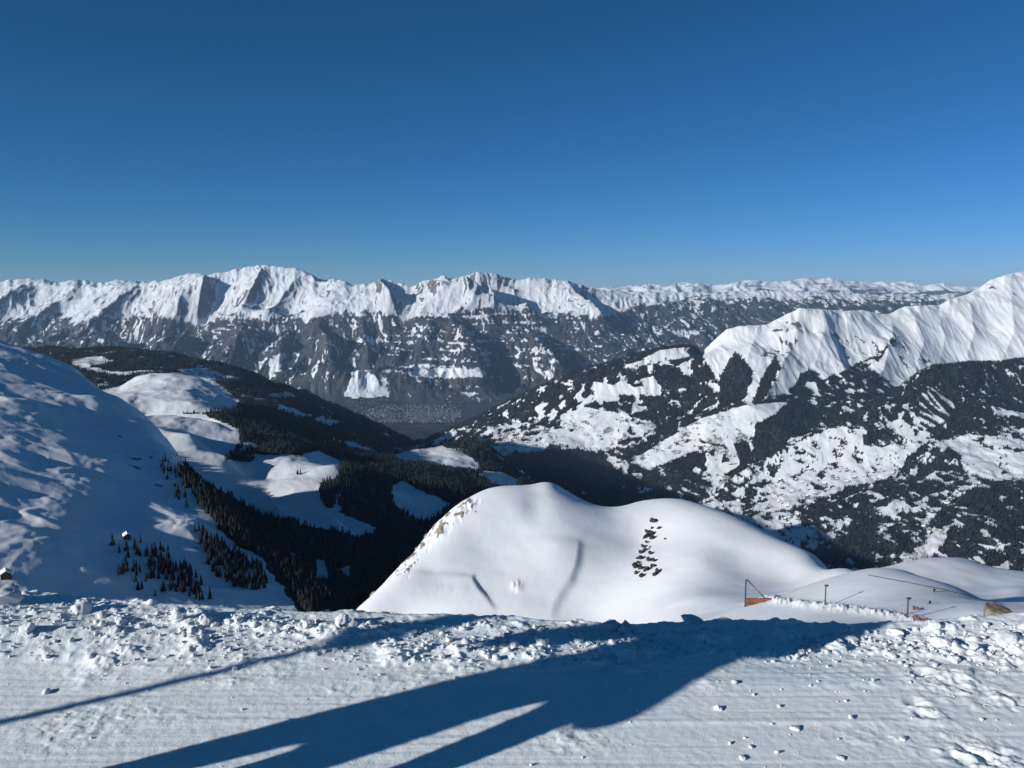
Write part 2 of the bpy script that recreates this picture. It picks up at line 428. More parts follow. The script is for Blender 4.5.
    c = patch(c, [(560,415),(585,408),(615,412),(630,422),(600,428),(562,428)], 0, 1, 1.2)
    c = patch(c, [(640,380),(652,376),(655,392),(645,392)])
    c = patch(c, [(707,383),(728,382),(735,390),(712,392)])
    c = patch(c, [(489,390),(498,383),(505,392),(497,400)], .1)
    c = patch(c, [(630,462),(665,440),(700,419),(745,405),(790,402),(778,414),(755,424),(752,438),(730,446),(690,452),(650,470)], .0, .7, .55)
    c = np.where(inpoly(qx, qy, [(668,440),(690,436),(720,442),(735,448),(700,452),(680,446)]), .45 + .8 * n3, c)
    c = np.where(inpoly(qx, qy, [(752,432),(765,420),(792,400),(812,405),(834,410),(812,428),(790,440),(768,459),(756,455)]), .97, c)
    c = np.where(inpoly(qx, qy, [(752,402),(764,374),(776,354),(780,368),(770,390),(757,406)]), .93, c)
    c = np.where(inpoly(qx, qy, [(718,382),(726,364),(735,353),(745,360),(753,374),(744,398),(735,404),(722,398)]), .95, c)
    c = np.where(inpoly(qx, qy, [(790,392),(801,374),(812,369),(808,384),(798,396)]), .92, c)
    c = np.where(inpoly(qx, qy, [(800,392),(812,372),(824,378),(860,366),(865,385),(840,402),(820,398)]), sstep(.3, .5, .62 + n2), c)
    c = np.where(inpoly(qx, qy, [(503,455),(535,452),(560,448),(610,455),(640,470),(640,500),(500,500)]), sstep(.25, .45, .72 + n + .5 * n2), c)
    c = np.where(inpoly(qx, qy, [(890,345),(893,330),(897,345),(880,360),(850,376),(845,372)]), sstep(.3, .5, .5 + n2), c)
    r = sstep(.50, .62, .30 + .8 * n2 + .35 * n) * inpoly(qx, qy, [(905,345),(935,362),(930,378),(915,372),(890,352)]) * .8
    r = np.maximum(r, sstep(.55, .7, .42 + .8 * n2) * inpoly(qx, qy, [(972,287),(990,281),(1024,292),(1100,300),(1100,312),(1024,304),(1000,292)]) * .8)
    r = np.maximum(r, sstep(.46, .56, .35 + .9 * n2) * inpoly(qx, qy, [(760,338),(798,314),(806,330),(790,356),(765,368)]) * .8)
    r = np.maximum(r, sstep(.46, .56, .36 + .9 * n2) * inpoly(qx, qy, [(826,332),(868,336),(885,352),(850,360)]) * .7)
    lane = sstep(.035, .0, np.abs(fbm(wx / 260, wy / 260 + S.z / 60, 3, 101))) * sstep(-.3, .1, n2) * sstep(405, 425, py)
    c = np.maximum(c, .85 * lane)
    brush = sstep(-.05, .35, fbm(wx / 110, wy / 170, 3, 97) + .5 * n3) * sstep(392, 420, py) * .55
    r = np.maximum(r, brush * (c < .6))
    S.cover = np.clip(c, 0, 1)
    return S, dict(cover=S.cover * (.72 + .25 * sstep(-.18, .22, n + .35 * n2)), rock=np.clip(r, 0, 1))

# ---------------- nearer forested hill on the right
def right_hill():
    S = Sheet(.12, .92, 1100, 2300, 6300, 520)
    crest = [(700,500,4400),(735,475,4400),(765,458,4450),(800,437,4500),(840,420,4550),(870,404,4600),(900,386,4700),(920,371,4800),(935,365,4900),(950,364,4950),(970,362,5000),(1000,362,5050),(1024,358,5100),(1080,352,5200),(1160,350,5200)]
    pts = list(crest) + behind(crest, 1.12, 45)
    pts += [(700,545,3600),(760,545,3500),(760,500,4050),(820,470,4250),(820,510,3750),(820,545,3350),(880,440,4350),(880,480,4000),(880,520,3550),(880,560,3150),(930,410,4500),(940,440,4250),(940,470,3950),(930,500,3600),(940,540,3250),(990,390,4750),(1000,430,4300),(1000,460,3950),(1000,500,3500),(1000,540,3150),(1060,400,4650),(1060,450,4000),(1060,500,3500),(1060,550,3050),(1150,400,4600),(1150,500,3500),(1150,560,3000)]
    pts += [(a, 585, 2800) for a in (680, 760, 840, 920, 1000, 1080, 1160)] + [(a, 615, 2350) for a in (680, 800, 920, 1040, 1160)]
    S.z = RBF(pts, 1.6, 'lin')(S.t, S.y) * S.y
    wx = S.x + 60 * fbm(S.x / 300, S.y / 300, 3, 7); wy = S.y + 60 * fbm(S.x / 300, S.y / 300, 3, 8)
    S.z += fbm(wx / 330, wy / 330, 4, 26) * 34 + (ridged(wx / 130, wy / 330, 3, 27) - .6) * 14
    fit_crest(S, crest, 30, .3, 9)
    px, py = S.pix()
    n = fbm(wx / 230, wy / 330, 4, 54); n2 = fbm(wx / 55, wy / 80, 4, 66); n3 = fbm(wx / 30, S.z / 11, 3, 67)
    qx = px + 7 * n2; qy = py + 4 * fbm(wx / 60, wy / 60, 3, 68)
    c = sstep(.44, .60, .46 + .35 * n + .65 * n2 + .5 * n3)                  # mixed
    lower = sstep(500, 555, py)
    c = np.maximum(c * .9, sstep(.45, .55, .26 + .26 * lower + .45 * n + .6 * n2 + .35 * n3))
    def F_(poly, d): return np.where(inpoly(qx, qy, poly), sstep(.3, .5, d - .10 + 1.05 * n2 + .4 * n + .4 * n3), c)
    meadow = [(790,447),(812,438),(836,428),(852,426),(868,432),(890,446),(905,446),(930,438),(936,440),(912,460),(895,476),(872,482),(845,488),(820,492),(800,498),(776,510),(768,490)]
    m = inpoly(qx, qy, meadow)
    c = np.where(m, sstep(.5, .66, .25 + .75 * n2 + .5 * n3 + .12 * (px < 830) + .3 * n), c)
    c = F_([(755,462),(765,456),(840,418),(900,384),(935,362),(1024,356),(1160,350),(1160,432),(985,425),(945,442),(925,437),(905,430),(885,425),(868,430),(850,423),(835,426),(790,445)], .85)
    c = F_([(862,434),(885,425),(903,430),(903,444),(880,447),(862,442)], .8)
    c = F_([(784,517),(800,507),(830,494),(865,484),(895,478),(905,486),(900,497),(880,510),(862,522),(852,514),(832,522),(805,526)], .72)
    c = F_([(895,478),(905,462),(920,446),(930,440),(925,455),(912,472),(905,490)], .8)
    c = F_([(935,447),(955,450),(965,470),(970,478),(942,502),(935,492),(915,502),(905,482),(922,466)], .75)
    c = F_([(925,525),(945,505),(985,480),(1024,482),(1160,470),(1160,600),(960,600),(945,556)], .80)
    c = F_([(850,520),(900,515),(925,535),(900,562),(905,600),(800,600),(790,552),(840,548)], .74)
    for poly in ([(985,434),(1024,440),(1110,442),(1110,448),(1024,448),(985,445)], [(992,407),(1024,413),(1110,414),(1110,420),(1024,418),(994,415)],
                 [(940,440),(965,436),(990,450),(1024,452),(1110,452),(1110,476),(1024,480),(985,478),(968,468),(958,452)],
                 [(898,415),(906,410),(903,420),(900,424)], [(885,424),(900,420),(935,436),(905,440)]):
        c = np.where(inpoly(qx - 4 * n2, qy, poly), np.clip(.9 * n2, 0, .6), c)
    st = inpoly(qx, qy, [(918,398),(935,386),(950,398),(958,410),(935,428),(920,432),(912,436),(920,415)])
    strk = perlin((wx * .9 + wy * .35) / 26, (wy * .9) / 190, 77)
    c = np.where(st, sstep(-.12, .12, .10 - strk), c)
    r = inpoly(qx, qy, [(904,557),(920,545),(935,530),(946,532),(946,545),(930,558),(915,562)]) * (.35 + .4 * n2)
    c = np.where(inpoly(qx, qy, [(904,557),(920,545),(935,530),(946,532),(946,545),(930,558),(915,562)]), .15, c)
    r = np.maximum(r, inpoly(qx, qy, [(865,440),(890,465),(880,470),(850,462)]) * (.1 + .5 * n3))
    lane = sstep(.035, .0, np.abs(fbm(wx / 260, wy / 260 + S.z / 60, 3, 102))) * sstep(-.3, .1, n2) * 1.0
    c = np.maximum(c, .85 * lane)
    brush = sstep(-.02, .35, fbm(wx / 90, wy / 140, 3, 98) + .55 * n3) * (.35 + .4 * lower)
    r = np.maximum(r, brush * (c < .6) * (1 - .6 * m))
    S.cover = np.clip(c, 0, 1)
    return S, dict(cover=S.cover * (.72 + .25 * sstep(-.18, .22, n + .35 * n2)), rock=np.clip(r, 0, 1))

# ---------------- wooded valley in the middle and its ridges
def valley():
    S = Sheet(-.86, .10, 1150, 880, 7000, 680)
    crest_up = [(-120,356,4400),(0,354,4400),(60,352,4300),(110,352,4200),(145,350,4200),(175,354,4150),(200,360,4100),(230,366,4050),(256,374,4200),(280,381,4600),(300,388,5000),(330,402,5600),(350,413,6000),(375,424,6200),(395,433,6300),(415,442,6300),(440,472,6100),(470,500,6000),(560,560,5600)]
    crest_r = [(392,455,2550),(410,450,2600),(430,447,2650),(450,444,2700),(470,441,2750),(480,443,2750),(490,450,2720),(502,459,2700),(515,468,2680),(535,482,2650),(570,505,2600)]
    dome = [(105,392,2450),(120,389,2500),(135,381,2600),(150,377,2650),(165,376,2650),(185,377,2650),(205,382,2600),(222,390,2550),(236,401,2450),(246,415,2350)]
    bench = [(60,424,2000),(90,420,2000),(112,416,2000),(145,417,2000),(175,416,1980),(200,417.5,1950),(220,423,1920),(237,432,1880)]
    pts = crest_up + behind(crest_up, 1.12, 25) + crest_r + behind(crest_r, 1.10, 24) + dome + behind(dome, 1.08, 14) + bench + behind(bench, 1.06, 8)
    pts += [(-120,470,900),(0,500,900),(150,560,900),(250,600,920),(300,625,900),(400,640,900),(470,640,900),(560,640,900),
            (200,500,1250),(240,535,1180),(280,570,1120),(330,600,1080),(380,608,1060),(430,600,1060),(560,600,1060),
            (205,482,1480),(235,505,1430),(270,520,1420),(310,530,1400),(350,535,1370),(400,545,1320),(450,550,1280),(560,560,1250),(300,560,1230),(360,570,1190),(420,572,1180),
            (215,462,1720),(250,456,1760),(290,460,1690),(335,463,1600),(250,480,1600),(300,490,1490),(330,485,1500),(275,505,1420),(335,515,1360),
            (365,475,1780),(390,490,1680),(400,510,1560),(430,525,1480),(385,530,1430),(445,500,1700),(420,488,1760),(455,490,1800),
            (300,442,2300),(350,452,2200),(400,465,2120),(440,475,2050),(480,475,2150),(515,485,2150),(560,500,2100),(440,462,2400),(500,470,2450),
            (170,450,1600),(140,436,1680),(110,428,1750),(206,478,1460),(225,455,1600),(190,435,1660),(150,425,1700),
            (150,398,2250),(190,402,2200),(120,404,2150),(225,412,2150),(80,400,2200),
            (260,425,2450),(270,405,2900),(300,415,2900),(330,428,2900),(360,440,2900),(395,443,3100),(250,392,3300),(300,402,3800),(340,418,4400),(372,436,4600),
            (70,368,3300),(120,366,3350),(180,368,3300),(220,380,3250),(90,378,2900),(0,372,3300),(-100,380,3000),(415,450,3500),(480,490,3400),(560,525,3300),(400,449,4400),(430,482,4300),(460,505,4300),(520,535,4300)]
    S.z = RBF(pts, 1.3, 'lin')(S.t, S.y) * S.y
    wx = S.x + 40 * fbm(S.x / 200, S.y / 200, 3, 9); wy = S.y + 40 * fbm(S.x / 200, S.y / 200, 3, 10)
    k = np.clip(S.y / 2500, .35, 1.3)
    S.z += k * (fbm(wx / 260, wy / 260, 4, 28) * 22 + fbm(wx / 60, wy / 60, 3, 29) * 5)
    px, py = S.pix()
    n = fbm(wx / 150, wy / 200, 4, 55); n2 = fbm(wx / 40, wy / 55, 4, 69)
    qx = px + 5 * n2; qy = py + 3.5 * n
    c = sstep(.25, .42, .66 - .10 * (S.y > 2300) + .55 * n + .5 * n2)
    def snow_(poly, speckle=.8, k=1):  # second argument sets how much forest cover stays in the clearing
        return np.where(inpoly(px + k * 5 * n2, py + k * 3 * n, poly), np.clip(sstep(.30, .55, n2 * speckle + .25 * n), 0, 1), c)
    c = snow_([(96,392),(120,386),(140,374),(185,372),(215,380),(240,401),(232,411),(200,413),(176,414),(150,416),(110,404)], .35)
    c = snow_([(50,428),(95,412),(145,415),(200,414),(240,430),(237,447),(225,460),(206,484),(180,474),(150,450),(90,430)], .35)
    c = snow_([(205,482),(215,462),(232,460),(250,463),(256,455),(300,456),(318,450),(342,462),(336,478),(318,482),(322,505),(345,515),(380,530),(362,538),(325,528),(300,525),(262,515),(238,500)], .75)
    c = snow_([(392,486),(404,482),(420,490),(450,503),(440,515),(425,523),(408,516),(395,505)], .4)
    c = snow_([(392,456),(410,449),(440,446),(462,452),(475,460),(480,472),(455,470),(430,465),(400,462)], .55)
    c = snow_([(478,472),(500,472),(520,480),(515,488),(490,482)], .6)
    c = snow_([(70,360),(100,356),(112,362),(90,368),(118,372),(165,370),(120,376),(80,370)], .9)
    c = snow_([(175,370),(200,367),(225,375),(240,378),(225,382),(195,376)], 1.2)
    c = snow_([(285,380),(305,386),(306,390),(290,388)], .8); c = snow_([(275,403),(295,408),(312,416),(300,416),(280,410)], .9)
    c = snow_([(322,415),(345,424),(330,426),(312,420)], 1.0); c = snow_([(345,440),(375,450),(380,455),(350,450)], .9)
    c = snow_([(262,395),(285,392),(300,398),(280,400)], 1.2)
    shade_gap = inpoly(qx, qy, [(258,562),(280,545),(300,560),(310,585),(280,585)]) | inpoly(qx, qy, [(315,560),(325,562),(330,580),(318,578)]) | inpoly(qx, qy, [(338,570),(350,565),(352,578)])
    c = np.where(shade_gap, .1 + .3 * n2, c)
    S.cover = np.clip(c, 0, 1)
    return S, dict(cover=S.cover * (.64 + .3 * sstep(-.15, .2, n + .3 * n2)), rock=np.zeros_like(S.z))

# ---------------- the big open slope on the left, raked by the low sun
def left_slope():
    S = Sheet(-.86, -.10, 900, 190, 1700, 700); G = .72
    u0 = S.x * UX + S.y * UY; v0 = -S.x * UY + S.y * UX
    A = P(0, 338, 1000); uA = A.x * UX + A.y * UY; vA = -A.x * UY + A.y * UX
    gu, gv = -.300, .12
    plane = lambda x, y: A.z + gu * ((x * UX + y * UY) - uA) + gv * ((-x * UY + y * UX) - vA)
    def onplane(px, py):
        t, e = ray(px, py); c0 = plane(0, 0); cx = plane(1, 0) - c0; cy = plane(0, 1) - c0
        Y = c0 / (e - cx * t - cy); return Vector((t * Y, Y, e * Y))
    z = plane(S.x, S.y)
    LS['onplane'] = onplane
    # the plane rolls over along the skyline: beyond that edge it falls away
    edge = [(-120,292),(-60,314),(0,338),(20,344),(45,354),(65,364),(85,376),(104,388),(124,400),(146,420),(160,442),(172,458),(182,472),(208,492),(240,520),(275,550),(305,580),(330,606),(350,640),(380,700)]
    E = [onplane(*p) for p in edge]
    d, side, par, zz = polydist(S.x, S.y, E)
    sd = d * side                                              # + beyond the edge
    over = np.maximum(0, sd + 13 + 16 * fbm(S.x / 70, S.y / 70, 4, 47)) / G
    z = z - G * (.75 * over * sstep(0, 80, over) + .0024 * over ** 2 * (over < 400) + np.where(over >= 400, .9 * (over - 0) + 24, 0))
    z0 = z
    # swells and wind drifts
    wx = S.x + 30 * fbm(S.x / 160, S.y / 160, 3, 12); wy = S.y + 30 * fbm(S.x / 160, S.y / 160, 3, 13)
    S.z = z + fbm(wx / 220, wy / 220, 3, 35) * 3.2 + fbm(wx / 70, wy / 50, 3, 36) * 2.0 + (ridged(wx / 110, wy / 75, 3, 34) - .6) * 3.2 + fbm(wx / 22, wy / 13, 3, 37) * .6
    # shoulders whose upper sides catch the sun
    for px, py, R, A_, st in LIT:
        R, A_ = R * G, A_ * G * .8
        q = onplane(px, py)
        du = (S.x - q.x) * UX + (S.y - q.y) * UY; dv = -(S.x - q.x) * UY + (S.y - q.y) * UX
        a = np.where(du < 0, R, R * .9)
        S.z += A_ * np.exp(-(du / a) ** 2 - (dv / (R * st)) ** 2) * (1 + .25 * fbm(wx / (R * .5), wy / (R * .5), 2, 38))
    for line, h, wd in (([(102,520),(70,514),(40,511),(24,514),(40,522),(60,531),(80,540)], 1.1, 3.2), ([(0,533),(30,531),(55,534),(84,545)], .9, 3)):
        d, side, par, zz = polydist(S.x, S.y, [onplane(*q) for q in line])
        S.z += h * np.exp(-(d / wd) ** 2) * np.sin(np.pi * np.clip(par, 0, 1)) ** .4
    px, py = S.pix()
    n = fbm(wx / 60, wy / 60, 4, 56); n2 = fbm(S.x / 14, S.y / 14, 3, 57)
    c = np.zeros_like(z)
    LS['px'] = px; LS['n'] = n
    c = np.where(inpoly(px + 6 * n2, py + 6 * n, [(176,472),(190,470),(230,505),(262,535),(300,570),(340,610),(300,615),(262,560),(235,545),(215,520)]), .75 + .4 * n2, c)
    r = sstep(.62, .72, .40 + .8 * n2) * inpoly(px, py, [(110,430),(175,450),(190,480),(150,490),(120,470)]) * .6
    S.cover = np.clip(c, 0, 1)
    return S, dict(cover=S.cover, rock=r)
LS = {}
LIT = [(22,412,60,13,.9), (40,452,75,11,1.2), (92,404,60,15,.7), (80,484,35,8,.8), (10,470,40,4,.8), (112,470,40,8,1.0), (190,530,24,9,.9), (60,512,30,4,1.6), (30,545,45,6,1.1), (70,560,40,4,1.2), (20,590,30,4,1.2), (8,372,60,5,1.2), (170,478,18,3,1.)]

# ---------------- knoll below the viewpoint
def knoll():
    S = Sheet(-.42, .92, 1250, 4.25, 330, 640)
    crest = [(330,645,104),(352,617,110),(362,605,113),(385,585,118),(405,563,124),(420,548,129),(437,523,135),(455,507,140),(472,496,144),(490,488,147),(510,486,149),(530,485,150),(545,482.5,150),(556,485,150.5),(570,494,151),(590,503,151),(612,507.5,151),(640,502,152),(665,500,152),(690,502,151),(706,507,149),(720,513,147),(745,523,142),(780,541,132),(815,556,121),(850,570,109),(872,576,102),(905,583,95),(935,589,86),(970,597,77),(996,604,71),(1030,608,74),(1080,606,72),(1180,600,72)]
    pts = list(crest) + [(a - (12 if a < 480 else 0), b + 40, Y * 1.13) for a, b, Y in crest] + [(a, b + 190, Y * 1.7) for a, b, Y in crest[::3]]
    def on(tri, px, py):                                       # where a line of sight meets the facet
        a, b, c = (P(*q) for q in tri); n = (b - a).cross(c - a); t, e = ray(px, py)
        return (px, py, n.dot(a) / n.dot(Vector((t, 1, e))))
    TA = ((545,482,150),(372,592,115),(600,625,105)); TB = ((545,482,150),(690,502,151),(600,625,105)); TC = ((690,502,151),(815,556,121),(700,622,92))
    pts += [on(TA, *q) for q in ((430,575),(470,600),(480,545),(520,600),(520,540),(450,625),(520,622))]
    pts += [on(TB, *q) for q in ((560,545),(600,560),(600,600),(640,540),(600,625))]
    pts += [on(TC, *q) for q in ((700,560),(690,600),(740,560),(680,625))]
    pts += [(790,580,111),(830,590,98),
            (735,612,76),(800,608,72),(850,612,65),(900,614,61),(940,610,61),(980,612,58),(400,650,104)]
    pts += [(a, 632, 55) for a in (760, 830, 900, 980, 1060, 1180)] + [(a, 640, 25) for a in (700, 800, 900, 1000, 1100, 1180)] + [(a, 662, 60) for a in (200, 330, 450, 560, 660)]
    pts += [(a, 668, 25) for a in (200, 330, 450, 560, 640)] + [(a, 672, 9) for a in (200, 400, 600, 800, 1000, 1180)] + [(a, 655, 4.3) for a in (200, 400, 600, 800, 1000, 1180)]
    S.z = RBF(pts, .9, 'tps', 1e-4)(S.t, S.y) * S.y
    def step(line, h, wl, wr):
        W = [S.hit(*p, 40, 200) for p in line]
        d, side, par, zz = polydist(S.x, S.y, W)
        prof = np.where(side > 0, np.exp(-(d / wl) ** 2), np.exp(-(d / wr) ** 2)) * np.sin(np.pi * np.clip(par, 0, 1)) ** .7
        S.z += h * prof * (d < 60)
    step([(495,614),(486,602),(477,592),(471,582),(473,577)], .46, 16, .5)
    step([(548,622),(552,606),(560,592),(568,582),(574,566),(577,548),(577,538)], .52, 18, .9)
    ripple = sstep(20, 60, S.y)
    S.z += ripple * (fbm(S.x / 22, S.y / 22, 3, 39) * .35 + fbm(S.x / 6, S.y / 3.2, 4, 40) * .08)
    px, py = S.pix()
    # summit knob and wind lip
    S.z += .3 * blob(px, py, 548, 487, 12, 6) - .5 * blob(px, py, 536, 505, 14, 16)
    S.z += blob(px, py, 517, 586, 5, 3.5) * (.35 + .7 * fbm(S.x / .8, S.y / .8, 3, 48)) + .12 * blob(px, py, 452, 588, 16, 4) * fbm(S.x / 2, S.y / 2, 3, 49)
    # ploughed bank along the lower track on the right
    bank = [S.hit(*p, 40, 110) for p in [(752,602),(775,601),(800,604),(830,607),(860,611),(890,615),(910,619)]]
    d, side, par, zz = polydist(S.x, S.y, bank)
    lump = fbm(S.x / .9, S.y / .9, 3, 42)
    S.z += np.exp(-(d / .9) ** 2) * (.22 + .42 * lump + .2 * fbm(S.x / .35, S.y / .35, 2, 92))
    S.z += .35 * blob(px, py, 690, 625, 40, 12)
    # left rim breaks up into rock
    n2 = fbm(S.x / 1.6, S.y / 2.6, 4, 43)
    rim = inpoly(px + 6 * n2, py, [(395,575),(418,540),(440,514),(470,498),(478,502),(470,512),(450,528),(430,545),(405,578)])
    r = rim * sstep(.0, .22, n2)
    S.z += rim * n2 * .5
    return S, dict(cover=np.zeros_like(S.z), rock=np.clip(r, 0, 1))

def shoulder():
    S = Sheet(.30, .95, 320, 180, 520, 220)
    crest = [(820,580,330),(858,574,330),(880,569,330),(905,562,332),(925,559,335),(940,558,335),(965,559,335),(985,565,330),(1005,570,330),(1024,572,328),(1080,574,320),(1180,570,320)]
    pts = list(crest) + behind(crest, 1.15, 40) + [(820,605,250),(900,585,285),(950,582,290),(1000,588,285),(1060,590,280),(1180,590,280),(900,610,230),(1000,603,240),(1060,603,240),(1000,625,190),(1120,620,190),(820,640,190)]
    S.z = RBF(pts, 1.2, 'tps', 1e-4)(S.t, S.y) * S.y
    S.z += fbm(S.x / 35, S.y / 35, 3, 45) * 1.0
    px, py = S.pix()
    S.z += 2.2 * blob(px, py, 1022, 596, 24, 9)
    return S, dict(cover=np.zeros_like(S.z), rock=np.zeros_like(S.z))

# ---------------- groomed track at the photographer's feet and its ploughed edge
GZ = -1.80
EDGE = ([-200,0,20,60,100,150,200,250,300,350,400,450,500,560,600,650,700,760,830,870,920,980,1024,1200],
        [592,594,597,600,606,609,612,616,619,619,621,622,624,628,632,632,628,628,632,631,628,624,620,618])
def near_track():
    S = Sheet(-1.6, 1.6, 2150, 1.7, 5.2, 640)
    px = 512 + F * S.t / (CP + .44 * SP)
    ze = np.array([ray(512, b)[1] for b in EDGE[1]]) * 4.02
    crest = np.interp(px, EDGE[0], ze) - .015
    k = sstep(3.35, 4.02, S.y + .12 * fbm(S.x / .8, S.y / .8, 2, 3))
    z = GZ + (crest - GZ) * k
    wob = fbm(S.x / 1.1, S.y / 1.1, 3, 15)
    # comb marks of the groomer, broken up by crumbs and drift
    comb = sstep(3.75, 3.4, S.y)
    ph = (S.y + .02 * wob + .035 * S.x * .2) / .062
    stripes = np.sin(2 * np.pi * ph) * .35 + 1.5 * fbm(S.x / 1.6, S.y / .034, 3, 16)
    z += comb * .0016 * stripes * sstep(-.5, .4, fbm(S.x / .9, S.y / .35, 3, 17) + .25)
    z += comb * .004 * np.maximum(0, np.sin(2 * np.pi * (S.y + .01 * wob) / .33)) ** 6 * .5
    z += .003 * wob + .0014 * fbm(S.x / .035, S.y / .03, 3, 18) + .002 * fbm(S.x / .12, S.y / .1, 3, 19)
    # loose chunks thrown up along the edge
    rough = sstep(3.25, 3.7, S.y + .25 * fbm(S.x / .5, S.y / .4, 3, 20)) * (1 - .6 * sstep(4.15, 4.4, S.y))
    b1 = fbm(S.x / .27, S.y / .20, 4, 70, .5); b2 = fbm(S.x / .055, S.y / .055, 3, 71)
    cell = 1 - np.abs(fbm(S.x / .22, S.y / .2, 3, 72)) * 2
    z += rough * (.022 * np.maximum(0, b1) + .012 * b1 + .006 * b2 + .011 * sstep(.1, .5, b1 + .3 * b2))
    # boot marks and scuffed places
    for cx, cy, rx, ry, a in [(935,678,26,10,1.2),(926,712,18,10,1.1),(985,758,34,16,1.6),(965,692,40,14,.6),(1000,655,40,16,1.3),(70,735,50,20,.4),(360,690,60,10,.35),(570,738,40,12,.6),(120,715,80,12,.35),(950,640,60,14,.9),(1005,700,30,10,.8),(880,735,60,20,.35)]:
        ex = ray(cx, cy); Y0 = GZ / ex[1]; x0 = ex[0] * Y0
        rxm = rx / F * Y0 * 1.1; rym = ry / F * Y0 * 2.3
        m = np.exp(-(((S.x - x0) / rxm) ** 2 + ((S.y - Y0) / rym) ** 2))
        z += .6 * a * m * (.020 * fbm(S.x / .07, S.y / .08, 3, 73) + .008 * b2 + .012 * sstep(.05, .3, fbm(S.x / .09, S.y / .07, 2, 74)))
    # small pits with lifted rims: boot heels
    for cx, cy in [(958,757),(975,752),(992,762),(917,703),(928,716),(921,672)]:
        ex = ray(cx, cy); Y0 = GZ / ex[1]; x0 = ex[0] * Y0
        rr = np.hypot((S.x - x0) / .045, (S.y - Y0) / .04)
        z += -.012 * np.exp(-rr ** 2) + .004 * np.exp(-((rr - 1.4) / .5) ** 2)
    z = np.where(S.y > 4.1, z - 1.0 * np.maximum(0, S.y - 4.15) ** 1.3 , z)
    S.z = z
    return S, dict(cover=np.zeros_like(z), rock=np.zeros_like(z))

M_snow_near = terrain_mat('groomed_snow', snow=(.80, .84, .845), bump=(140, .35, .006))
M_snow_mid = terrain_mat('fresh_snow', bump=(.9, .22, .12), snow=(.84, .86, .88), edge=(1.2, .3), rock=(.30, .25, .19), cover=((.1,.09,.07),(.2,.17,.13)), cscale=1.5)
M_left = terrain_mat('wind_packed_snow', snow=(.78, .80, .83), edge=(.25, .5), bump=(.12, .25, 1.0), cscale=.2, rock=(.12,.11,.1))
M_valley = terrain_mat('wooded_valley_snow', edge=(.10, .7), bump=(.03, .3, 6), cscale=.03)
M_right = terrain_mat('forest_meadow_snow', edge=(.075, .75), bump=(.025, .35, 8), cscale=.02, rock=(.30,.265,.21), cover=((.013,.017,.019),(.045,.043,.040)))
M_massif = terrain_mat('massif_snow', rock=(.12,.11,.105), snow=(.76,.78,.80), edge=(.055, .75), bump=(.012, .35, 16), cscale=.012, cover=((.013,.017,.019),(.04,.04,.04)))
M_far = terrain_mat('far_range_snow', edge=(.016, .6), bump=(.008, .6, 45), cscale=.006, cover=((.020,.024,.028),(.060,.058,.056)), rock=(.13,.12,.115))
M_farfar = terrain_mat('distant_snow', edge=(.006, .6), bump=(.004, .5, 60), cscale=.003, cover=((.03,.035,.04),(.08,.08,.08)), rock=(.2,.18,.16))

SH = {}
for key, fn, nm, mat in (('far', far_range, 'far_mountains', M_far), ('farfar', far_far, 'distant_mountains', M_farfar), ('massif', massif, 'white_mountains', M_massif),
                         ('hill', right_hill, 'forested_hills', M_right), ('valley', valley, 'valley', M_valley), ('left', left_slope, 'snow_slope', M_left),
                         ('knoll', knoll, 'snow_knoll', M_snow_mid), ('shoulder', shoulder, 'snow_shoulder', M_snow_mid), ('near', near_track, 'groomed_track', M_snow_near)):
    S, at = fn(); SH[key] = S
    S.obj = S.build(nm, mat, at)
# one broad sheet under everything, out to the horizon
base = mesh_obj('ground', [(-60000, -300, -1760), (60000, -300, -1760), (60000, 70000, -1760), (-60000, 70000, -1760)], [(0, 1, 2, 3)], plain('lowland_snow', (.5, .52, .55), .8, .0005, .4))
base['kind'] = 'structure'
# the ridge the viewpoint stands on, behind and beside the track
rb = mesh_obj('summit_ground', [(-60, -60, -1.86), (60, -60, -1.86), (60, 2.1, -1.86), (-60, 2.1, -1.86), (-60, 4.2, -2.2), (60, 4.2, -2.2)], [(0, 1, 2, 3), (3, 2, 5, 4)], M_snow_near)
rb['kind'] = 'structure'

# ================================================================== TREES
M_needle = plain('conifer_needles', (.014, .021, .020), .85, .6, .45)
M_bark = plain('conifer_bark', (.06, .045, .035), .9, 2, .3)
def crown_bm(h, r, seed, tiers=7, n=9):
    rg = random.Random(seed); bm = bmesh.new()
    for k in range(tiers):
        f = k / tiers
        zb = h * (.10 + .86 * f) ; zt = min(h, zb + h * (.30 - .12 * f)); rr = r * (1 - f) ** .85 + .05 * r
        top = bm.verts.new((rg.uniform(-.05, .05) * r, rg.uniform(-.05, .05) * r, zt)); ring = []
        off = rg.random() * 6
        for i in range(2 * n):
            a = off + math.pi * i / n; q = rr * (rg.uniform(.8, 1.15) if i % 2 == 0 else rg.uniform(.45, .65))
            ring.append(bm.verts.new((q * math.cos(a), q * math.sin(a), zb - (h * .035 * rg.uniform(.5, 1.5) if i % 2 == 0 else -h * .02))))
        mid = bm.verts.new((0, 0, zb + h * .05))
        for i in range(2 * n):
            bm.faces.new((top, ring[i], ring[(i + 1) % (2 * n)])); bm.faces.new((mid, ring[(i + 1) % (2 * n)], ring[i]))
    return bm
protos = []
for i, (h, r) in enumerate(((12, 2.3), (12, 1.8), (12, 2.7), (12, 2.1))):
    t = empty('conifer', (0, 0, 0))
    bm = bmesh.new(); tube(bm, [(0, 0, -1.0), (0, 0, h * .5), (0, 0, h * .9)], .22, 6, .05)
    bm_obj('trunk', bm, M_bark, t); bm_obj('crown', crown_bm(h, r, i), M_needle, t)
    protos.append(t)

